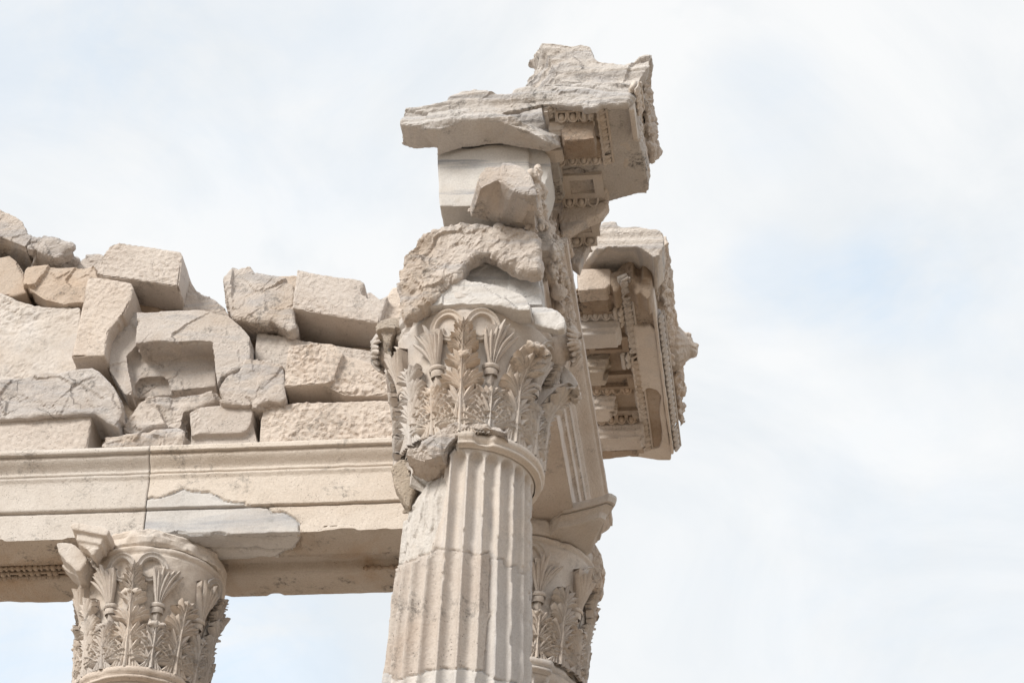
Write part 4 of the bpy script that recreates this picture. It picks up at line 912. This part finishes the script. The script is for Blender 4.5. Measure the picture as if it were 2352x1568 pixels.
stone('modillion_break', [dict(fr=SC, o=[(1345, 772), (1370, 720), (1568, 680), (1580, 700), (1584, 822), (1440, 838), (1380, 838)], y=-.845, d=.25)], 'rock', M_SOFFIT, 'broken brown stub', parent=SLAB, vox=.013, seed=70, amp=.55)
stone('soffit_break', [dict(fr=SC, o=[(1226, 780), (1330, 770), (1366, 850), (1364, 905), (1300, 912), (1230, 905)], y=-.70, d=.2)], 'rock', M_MARBLE, None, parent=SLAB, vox=.013, seed=71, amp=.3)
coffer(SLAB, -.52, .76, 1.20, .28, seed=3); eggs(SLAB, -.22, .72, 1.18, seed=4); long_eggs(SLAB, -1.0, -.12, 1.235, seed=5)
long_eggs(SLAB, -.98, -.72, 1.135, ZS-.06, seed=6, n=(.9, 0, -.4), u=(.3, 0, .9)); long_eggs(SLAB, -1.02, -.85, .74, ZS-.02, seed=7)
g = Geo(); g.box((1.20, -1.0, ZS-.055), (1.222, -.10, ZS+.02)); g.box((.70, -1.0, ZS-.075), (.735, -.1, ZS+.02)); part('fillet', g, M_MARBLE, SLAB, .003, False)
g = Geo(); g.box((1.515, -1.0, ZS-.10), (1.575, -.52, ZS+.1)); part('corona_lip', g, M_MARBLE, SLAB, .006, False, vox=.013, style='smooth', seed=8)
long_eggs(SLAB, -1.12, -.72, 1.60, ZS+.09, seed=9, n=(.9, 0, -.4), u=(.4, 0, .9), h=.11)
def prof_y(pts, y0, y1):
    def f(g): F = [np.array([x, y0, z]) for x, z in pts]; g.prism(F, [p+np.array([0, y1-y0, 0]) for p in F])
    return f
GUT = stone('gutter_block', [dict(fr=SC, o=[(1212, 166), (1198, 138), (1204, 127), (1290, 131), (1420, 152), (1490, 142), (1558, 155), (1577, 188), (1588, 240), (1620, 264), (1700, 276), (1800, 290), (1850, 280), (1918, 231), (1960, 214), (2004, 216), (2004, 244), (1990, 300), (1958, 332), (1912, 410), (1872, 470), (1845, 436), (1780, 455), (1690, 472), (1640, 460), (1450, 446), (1380, 442), (1330, 370), (1285, 300)],
                                   bo=[(1150, 330), (1120, 300), (1120, 280), (1290, 260), (1420, 282), (1490, 272), (1558, 285), (1577, 318), (1588, 370), (1620, 394), (1700, 406), (1800, 420), (1850, 410), (1918, 361), (1960, 344), (2010, 346), (2010, 374), (1990, 430), (1968, 462), (1922, 540), (1882, 600), (1855, 566), (1790, 585), (1700, 602), (1650, 590), (1460, 576), (1080, 480), (1090, 460), (1110, 400)], y=-.92, d=.50)],
             'bedded', M_BED, 'topmost gutter block with a stepped upper edge, resting on the long cornice slab', 'cornice', G_ENT, vox=.018, seed=72)
def f4(g): prof_y([(1.40, 3.88), (1.56, 3.87), (1.58, 3.96), (1.57, 4.10), (1.62, 4.25), (1.68, 4.36), (1.68, 4.42), (1.40, 4.42)], -.45, .42)(g); scrolls(g, -.7, .4, 1.58, 4.12, 3, rng, .14); lumps(g, .0, .4, 1.62, 3.95, 4.4, 14, rng, (.05, .09)); prof_y([(1.30, 3.60), (1.575, 3.60), (1.60, 3.72), (1.60, 3.88), (1.30, 3.88)], -.45, .40)(g)
stone('carved_sima', [f4], 'ornate', M_CARVE, 'carved gutter face with weathered acanthus', parent=GUT, vox=.015, seed=73, amp=.6)

# ---- broken cornice pieces in the gap
MID = stone('cornice_fragment', [plan(SC, [(1230, 1120), (1300, 1075), (1400, 1040), (1482, 1036), (1520, 1066), (1560, 1092), (1640, 1138), (1672, 1180), (1690, 1240), (1680, 1300), (1655, 1345), (1640, 1372), (1560, 1400), (1480, 1450), (1340, 1530), (1250, 1400)], ZS-.02, .36)], 'rock', M_ROCK, 'broken cornice fragment with egg-and-dart soffit under the top slab', 'cornice', G_ENT, vox=.017, seed=74, amp=.3)
coffer(MID, .02, .74, 1.16, .36, ZS-.042, M_MARBLE, 1, (.09, .075)); eggs(MID, .42, .74, 1.10, ZS-.06, seed=2); long_eggs(MID, -.02, .42, .70, ZS-.04, seed=3)
stone('fracture_slope', [dict(fr=SC, o=[(1330, 1390), (1345, 1310), (1600, 1292), (1668, 1260), (1690, 1300), (1640, 1360), (1560, 1395), (1480, 1440), (1350, 1520)], y=.44, d=.14)], 'rock', M_ROCK, None, parent=MID, vox=.015, seed=75, amp=.35)
MID2 = stone('cornice_fragment', [plan(SD, [(335, 740), (420, 680), (500, 640), (600, 610), (660, 575), (682, 580), (672, 690), (640, 790), (600, 835), (545, 905), (480, 960), (400, 950), (340, 900)], ZS-.02, .34)], 'rock', M_ROCK, 'smallest cornice fragment with three carved eggs, hanging in the gap above the far cornice', 'cornice', G_ENT, vox=.017, seed=76, amp=.3)
coffer(MID2, .68, .74, 1.06, .32, ZS-.042, M_MARBLE, 1, (.08, .07)); eggs(MID2, 1.05, .74, 1.02, ZS-.06, seed=3); long_eggs(MID2, .70, 1.02, .72, ZS-.04, seed=4)
stone('fracture_slope', [dict(fr=SD, o=[(380, 920), (400, 850), (570, 830), (600, 830), (560, 900), (520, 960), (480, 1060), (420, 1010)], y=1.08, d=.14)], 'rock', M_ROCK, None, parent=MID2, vox=.015, seed=77, amp=.35)
def f5(g): lumps(g, .5, 1.6, .70, 3.0, 3.5, 30, rng, (.05, .12)); g.box((.40, .45, 2.95), (.70, 1.7, 3.48))
stone('bed_moulding', [f5], 'ornate', M_CARVE, 'eroded bed moulding', parent=MID2, vox=.015, seed=78, amp=.7)

# ---- the far cornice run with modillions
FAR = stone('cornice_block', [plan(SD, [(470, 1268), (770, 1290), (800, 1270), (870, 1200), (960, 1160), (1010, 1240), (1060, 1150), (1138, 1180), (1144, 1260), (1160, 1400), (1188, 1560), (1200, 1700), (1325, 2690), (1305, 2776), (1190, 2776), (1080, 2760), (920, 2750), (680, 2778), (640, 2650), (560, 2640)], ZS, .27),
                                      dict(fr=SD, o=[(462, 1068), (560, 1062), (770, 1062), (776, 1100), (772, 1200), (720, 1246), (480, 1262), (466, 1200)], y=1.86, d=.4),
                                      dict(fr=SD, o=[(785, 1090), (860, 1070), (940, 1084), (990, 1116), (1005, 1180), (1030, 1270), (1000, 1290), (940, 1200), (870, 1200), (800, 1290), (778, 1200)], y=1.84, d=.3),
                                      dict(fr=SD, o=[(1005, 1130), (1060, 1122), (1120, 1150), (1135, 1200), (1130, 1290), (1100, 1330), (1040, 1280)], y=1.86, d=.3)],
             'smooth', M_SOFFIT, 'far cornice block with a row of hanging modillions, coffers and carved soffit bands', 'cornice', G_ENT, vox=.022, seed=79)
stone('repair_front', [dict(fr=SD, o=[(468, 1070), (560, 1064), (764, 1064), (772, 1100), (768, 1200), (716, 1244), (480, 1258)], y=1.845, d=.2)], 'smooth', M_CREAM2, 'cream pitted repair stone', parent=FAR, vox=.014, seed=80)
for k, (yy, br) in enumerate(((2.38, .0), (3.06, .22), (3.74, .20), (4.30, -.04))):
    modillion(FAR, yy, .66, 1.13 if k < 3 else 1.22, 3.37, .32, (M_MARBLE, M_CRUST, M_CREAM2, M_CREAM2)[k], br, k*3+1)
    if k in (0, 2, 3): eggs(FAR, yy-.05, .72, 1.16, seed=20+k, mat=M_BROWN if k else M_MARBLE)
    coffer(FAR, yy+.34, .76, 1.19, .28, ZS-.05, None, k, (.07, .06))
coffer(FAR, 1.98, .76, 1.17, .34, ZS-.05, None, 8, (.07, .06))
long_eggs(FAR, 1.75, 3.04, 1.235, seed=30, mat=M_CARVE); long_eggs(FAR, 3.10, 4.9, 1.235, seed=31, mat=M_CARVE)
long_eggs(FAR, 1.95, 4.7, .735, ZS-.03, seed=40, mat=M_SOFFIT); long_eggs(FAR, 2.2, 2.5, 1.15, ZS-.06, seed=36, n=(.9, 0, -.4), u=(.3, 0, .9), mat=M_MARBLE); long_eggs(FAR, 3.0, 3.25, 1.16, ZS-.06, seed=37, n=(.9, 0, -.4), u=(.3, 0, .9), mat=M_MARBLE)
g = Geo(); g.box((1.195, 1.8, ZS-.05), (1.218, 2.92, ZS+.02)); g.box((1.195, 3.10, ZS-.05), (1.218, 4.6, ZS+.02)); part('fillet', g, M_MARBLE, FAR, .004, False)
# patches of finished soffit round the sunk brown panels
stone('soffit_panel', [plan(SE, [(965, 120), (1060, 130), (1120, 118), (1170, 160), (1185, 280), (1215, 500), (1235, 700), (1262, 900), (1295, 1160), (1320, 1240), (1305, 1325), (1190, 1325), (1080, 1310), (1010, 1300), (1020, 1240), (1200, 1215), (1225, 1160), (1228, 1080), (1210, 960), (1200, 860), (1220, 760), (1180, 700), (1100, 680), (1060, 720), (1030, 690), (1010, 500), (990, 300)], ZS-.035, .05)], 'smooth', M_MARBLE, 'finished soffit border', parent=FAR, vox=.013, seed=81, amp=1.2)
g = Geo(); g.box((1.49, 1.95, ZS-.06), (1.525, 4.95, ZS+.10)); part('corona_lip', g, M_MARBLE, FAR, .006, False, vox=.014, style='smooth', seed=8)
long_eggs(FAR, 2.45, 4.98, 1.555, ZS+.03, seed=33, mat=M_MARBLE, n=(.9, 0, -.45), u=(.45, 0, .9), h=.11)
SIM = stone('gutter_block', [dict(fr=SD, o=[(640, 880), (664, 720), (700, 648), (770, 632), (812, 634), (826, 676), (880, 692), (930, 688), (988, 676), (1090, 700), (1190, 709), (1240, 745), (1250, 800), (1238, 870), (1205, 945), (1150, 962), (1080, 905), (1000, 868), (860, 880), (742, 872), (690, 905)],
                                   bo=[(470, 1062), (540, 950), (660, 900), (700, 860), (812, 850), (826, 880), (880, 900), (930, 890), (988, 880), (1090, 900), (1190, 909), (1250, 945), (1262, 1000), (1258, 1070), (1240, 1180), (1170, 1260), (1120, 1170), (1000, 1120), (860, 1085), (742, 1080), (560, 1080)], y=1.50, d=.52), box((.75, 2.0, 3.875), (1.50, 4.9, 4.08))],
             'bedded', M_BED, 'far gutter block with a lion head spout, lying on the cornice with modillions', 'cornice', G_ENT, vox=.02, seed=82, amp=.5)
def f6(g):
    prof_y([(1.36, 3.88), (1.53, 3.88), (1.55, 3.98), (1.54, 4.10), (1.59, 4.22), (1.66, 4.34), (1.66, 4.42), (1.36, 4.42)], 2.12, 4.95)(g)
    scrolls(g, 1.75, 3.5, 1.53, 4.05, 5, rng, .13); scrolls(g, 4.1, 4.95, 1.55, 4.10, 3, rng, .14); lumps(g, 2.5, 4.9, 1.56, 3.95, 4.28, 46, rng, (.04, .075))
stone('carved_sima', [f6], 'ornate', M_CARVE, 'carved gutter face with weathered acanthus', parent=SIM, vox=.016, seed=83, amp=.6)
def f7(g):
    c = np.array([1.66, 3.86, 4.22]); g.ball(c, (.17, .17, .19), nu=14, nv=10); g.ball(c+(.11, 0, -.03), (.10, .11, .10), nu=12, nv=8); g.ball(c+(.15, 0, -.08), (.06, .08, .05)); g.ball(c+(.17, 0, .02), (.06, .035, .04))
    for s in (-1, 1): g.ball(c+(.10, .10*s, .10), (.05, .035, .03)); g.ball(c+(-.02, .16*s, .13), (.05, .04, .06))
    for k in range(16):
        a = k*2*PI/16
        g.tube([c+(.04, .13*math.cos(a), .14*math.sin(a)), c+(-.02, .20*math.cos(a+.1), .21*math.sin(a+.1)), c+(-.10, .23*math.cos(a+.3), .25*math.sin(a+.3))], [.045, .05, .03], 7)
stone('lion_head_spout', [f7], 'ornate', M_CARVE, 'worn lion head', parent=SIM, vox=.013, seed=84, amp=.25)
# ------------------------------------------------------------------ ground, podium, sky, sun, camera
GZ = -16.9
g = Geo(); n = 60; rr = np.concatenate([[0], np.geomspace(2, 4000, n)])
th = np.linspace(0, 2*PI, 72, endpoint=False)
P = np.array([[(r*math.cos(a), r*math.sin(a), GZ) for a in th] for r in rr[1:]])
q = P.reshape(-1, 3); q[:, 2] += .06*fbm(q*.3, 3)*(np.hypot(q[:, 0], q[:, 1]) < 200)
g.grid(P, close_v=True); g.F.append(tuple(range(71, -1, -1)))
M_GROUND = stone_mat('dry_ground', (.30, .235, .17), (.36, .29, .22), (.24, .20, .12), .5, .1, .0, bump=.6, scale=.25, seed=21)
o = link('ground', g.mesh('ground'), M_GROUND); tag(o, None, None, kind='structure')
g = Geo()
for k in range(5):
    m = .42*(4-k)
    g.box((-10-m, -1.5-m, GZ-.1 if k == 0 else GZ+(-12-GZ)*k/5), (1.5+m, 26+m, GZ+(-12-GZ)*(k+1)/5-.003*(4-k)))
o = link('podium', g.mesh('podium'), M_CREAM); tag(o, None, None, kind='structure')

SUN_AZ, SUN_EL = math.radians(216), math.radians(34)      # compass bearing measured from +Y towards +X
w = bpy.data.worlds.new('World'); scene.world = w; w.use_nodes = True; nt = w.node_tree; N = nt.nodes; L = nt.links; N.clear()
out = N.new('ShaderNodeOutputWorld'); bgS = N.new('ShaderNodeBackground'); bgC = N.new('ShaderNodeBackground'); mx = N.new('ShaderNodeMixShader')
sky = N.new('ShaderNodeTexSky'); sky.sky_type = 'NISHITA'; sky.sun_disc = False; sky.sun_elevation = SUN_EL; sky.sun_rotation = SUN_AZ
sky.altitude = 300; sky.dust_density = .6
tn = N.new('ShaderNodeMix'); tn.data_type = 'RGBA'; tn.blend_type = 'MULTIPLY'; tn.inputs[0].default_value = 1; L.new(sky.outputs[0], tn.inputs[6]); tn.inputs[7].default_value = (.78, 1.06, 1.0, 1); L.new(tn.outputs[2], bgS.inputs[0]); bgS.inputs[1].default_value = .15
tc = N.new('ShaderNodeTexCoord'); mp = N.new('ShaderNodeMapping'); L.new(tc.outputs['Generated'], mp.inputs[0])
mp.inputs['Scale'].default_value = (1.0, 1.0, 1.6); mp.inputs['Rotation'].default_value = (.2, .15, .5)
def nz(sc, det, ro, di=0):
    t = N.new('ShaderNodeTexNoise'); t.inputs['Scale'].default_value = sc; t.inputs['Detail'].default_value = det; t.inputs['Roughness'].default_value = ro; t.inputs['Distortion'].default_value = di
    L.new(mp.outputs[0], t.inputs['Vector']); return t.outputs['Fac']
def rp(f, a, b, ca, cb):
    r = N.new('ShaderNodeValToRGB'); r.color_ramp.elements[0].position = a; r.color_ramp.elements[1].position = b
    r.color_ramp.elements[0].color = (*ca, 1); r.color_ramp.elements[1].color = (*cb, 1); L.new(f, r.inputs[0]); return r.outputs[0]
SKYK = 0.36
bgC.inputs[1].default_value = SKYK
L.new(rp(nz(8.5, 9, .58, .6), .34, .60, (.86, .89, .915), (1.0, 1.0, .995)), bgC.inputs[0])
# gaps in the cloud: thin places in fixed directions plus broad noise
def dirspot(px, py, size):
    d = ray(px, py); d = d/np.linalg.norm(d)
    dt = N.new('ShaderNodeVectorMath'); dt.operation = 'DOT_PRODUCT'; L.new(tc.outputs['Generated'], dt.inputs[0]); dt.inputs[1].default_value = d
    m = N.new('ShaderNodeMapRange'); m.interpolation_type = 'SMOOTHSTEP'; L.new(dt.outputs['Value'], m.inputs[0])
    m.inputs[1].default_value = math.cos(size); m.inputs[2].default_value = 1.0; m.inputs[3].default_value = 0; m.inputs[4].default_value = 1; return m.outputs[0]
acc = None
for px, py, s, k in ((20, 1560, .10, .22), (520, 1580, .06, .16), (1780, 655, .025, .12), (2060, 640, .03, .12), (1960, 690, .025, .10), (60, 60, .07, .12), (640, 150, .08, .09), (1760, 250, .03, .08), (2330, 700, .04, .08), (2000, 1300, .09, .05)):
    x = N.new('ShaderNodeMath'); x.operation = 'MULTIPLY'; L.new(dirspot(px, py, s), x.inputs[0]); x.inputs[1].default_value = k
    if acc is None: acc = x.outputs[0]
    else:
        y = N.new('ShaderNodeMath'); y.operation = 'ADD'; L.new(acc, y.inputs[0]); L.new(x.outputs[0], y.inputs[1]); acc = y.outputs[0]
y = N.new('ShaderNodeMath'); y.operation = 'MULTIPLY'; L.new(acc, y.inputs[0]); L.new(rp(nz(22, 6, .6, .4), .36, .62, (.15,)*3, (1,)*3), y.inputs[1]); acc = y.outputs[0]
iv = N.new('ShaderNodeMath'); iv.operation = 'SUBTRACT'; iv.use_clamp = True; iv.inputs[0].default_value = .97; L.new(acc, iv.inputs[1])
L.new(iv.outputs[0], mx.inputs[0]); L.new(bgS.outputs[0], mx.inputs[1]); L.new(bgC.outputs[0], mx.inputs[2]); L.new(mx.outputs[0], out.inputs[0])

sun = bpy.data.lights.new('sun', 'SUN'); sun.energy = 1.3; sun.angle = math.radians(18); sun.color = (1.0, .95, .87)
so = bpy.data.objects.new('sun', sun); COL.objects.link(so)
dv = Vector((math.sin(SUN_AZ)*math.cos(SUN_EL), math.cos(SUN_AZ)*math.cos(SUN_EL), math.sin(SUN_EL)))
so.rotation_euler = dv.to_track_quat('Z', 'Y').to_euler(); so.location = dv*60

cam = bpy.data.cameras.new('camera'); co_ = bpy.data.objects.new('camera', cam); COL.objects.link(co_)
from mathutils import Matrix
M = Matrix(((RT[0], UP[0], -FW[0], CAM[0]), (RT[1], UP[1], -FW[1], CAM[1]), (RT[2], UP[2], -FW[2], CAM[2]), (0, 0, 0, 1)))
co_.matrix_world = M; cam.sensor_width = 36; cam.lens = FPX/2352*36; cam.clip_end = 9000; cam.clip_start = .1
scene.camera = co_
scene.view_settings.view_transform = 'Standard'; scene.view_settings.look = 'None'; scene.view_settings.gamma = 1; scene.view_settings.use_curve_mapping = False
scene.view_settings.exposure = 1.44
scene.cycles.max_bounces = 6; scene.cycles.diffuse_bounces = 3
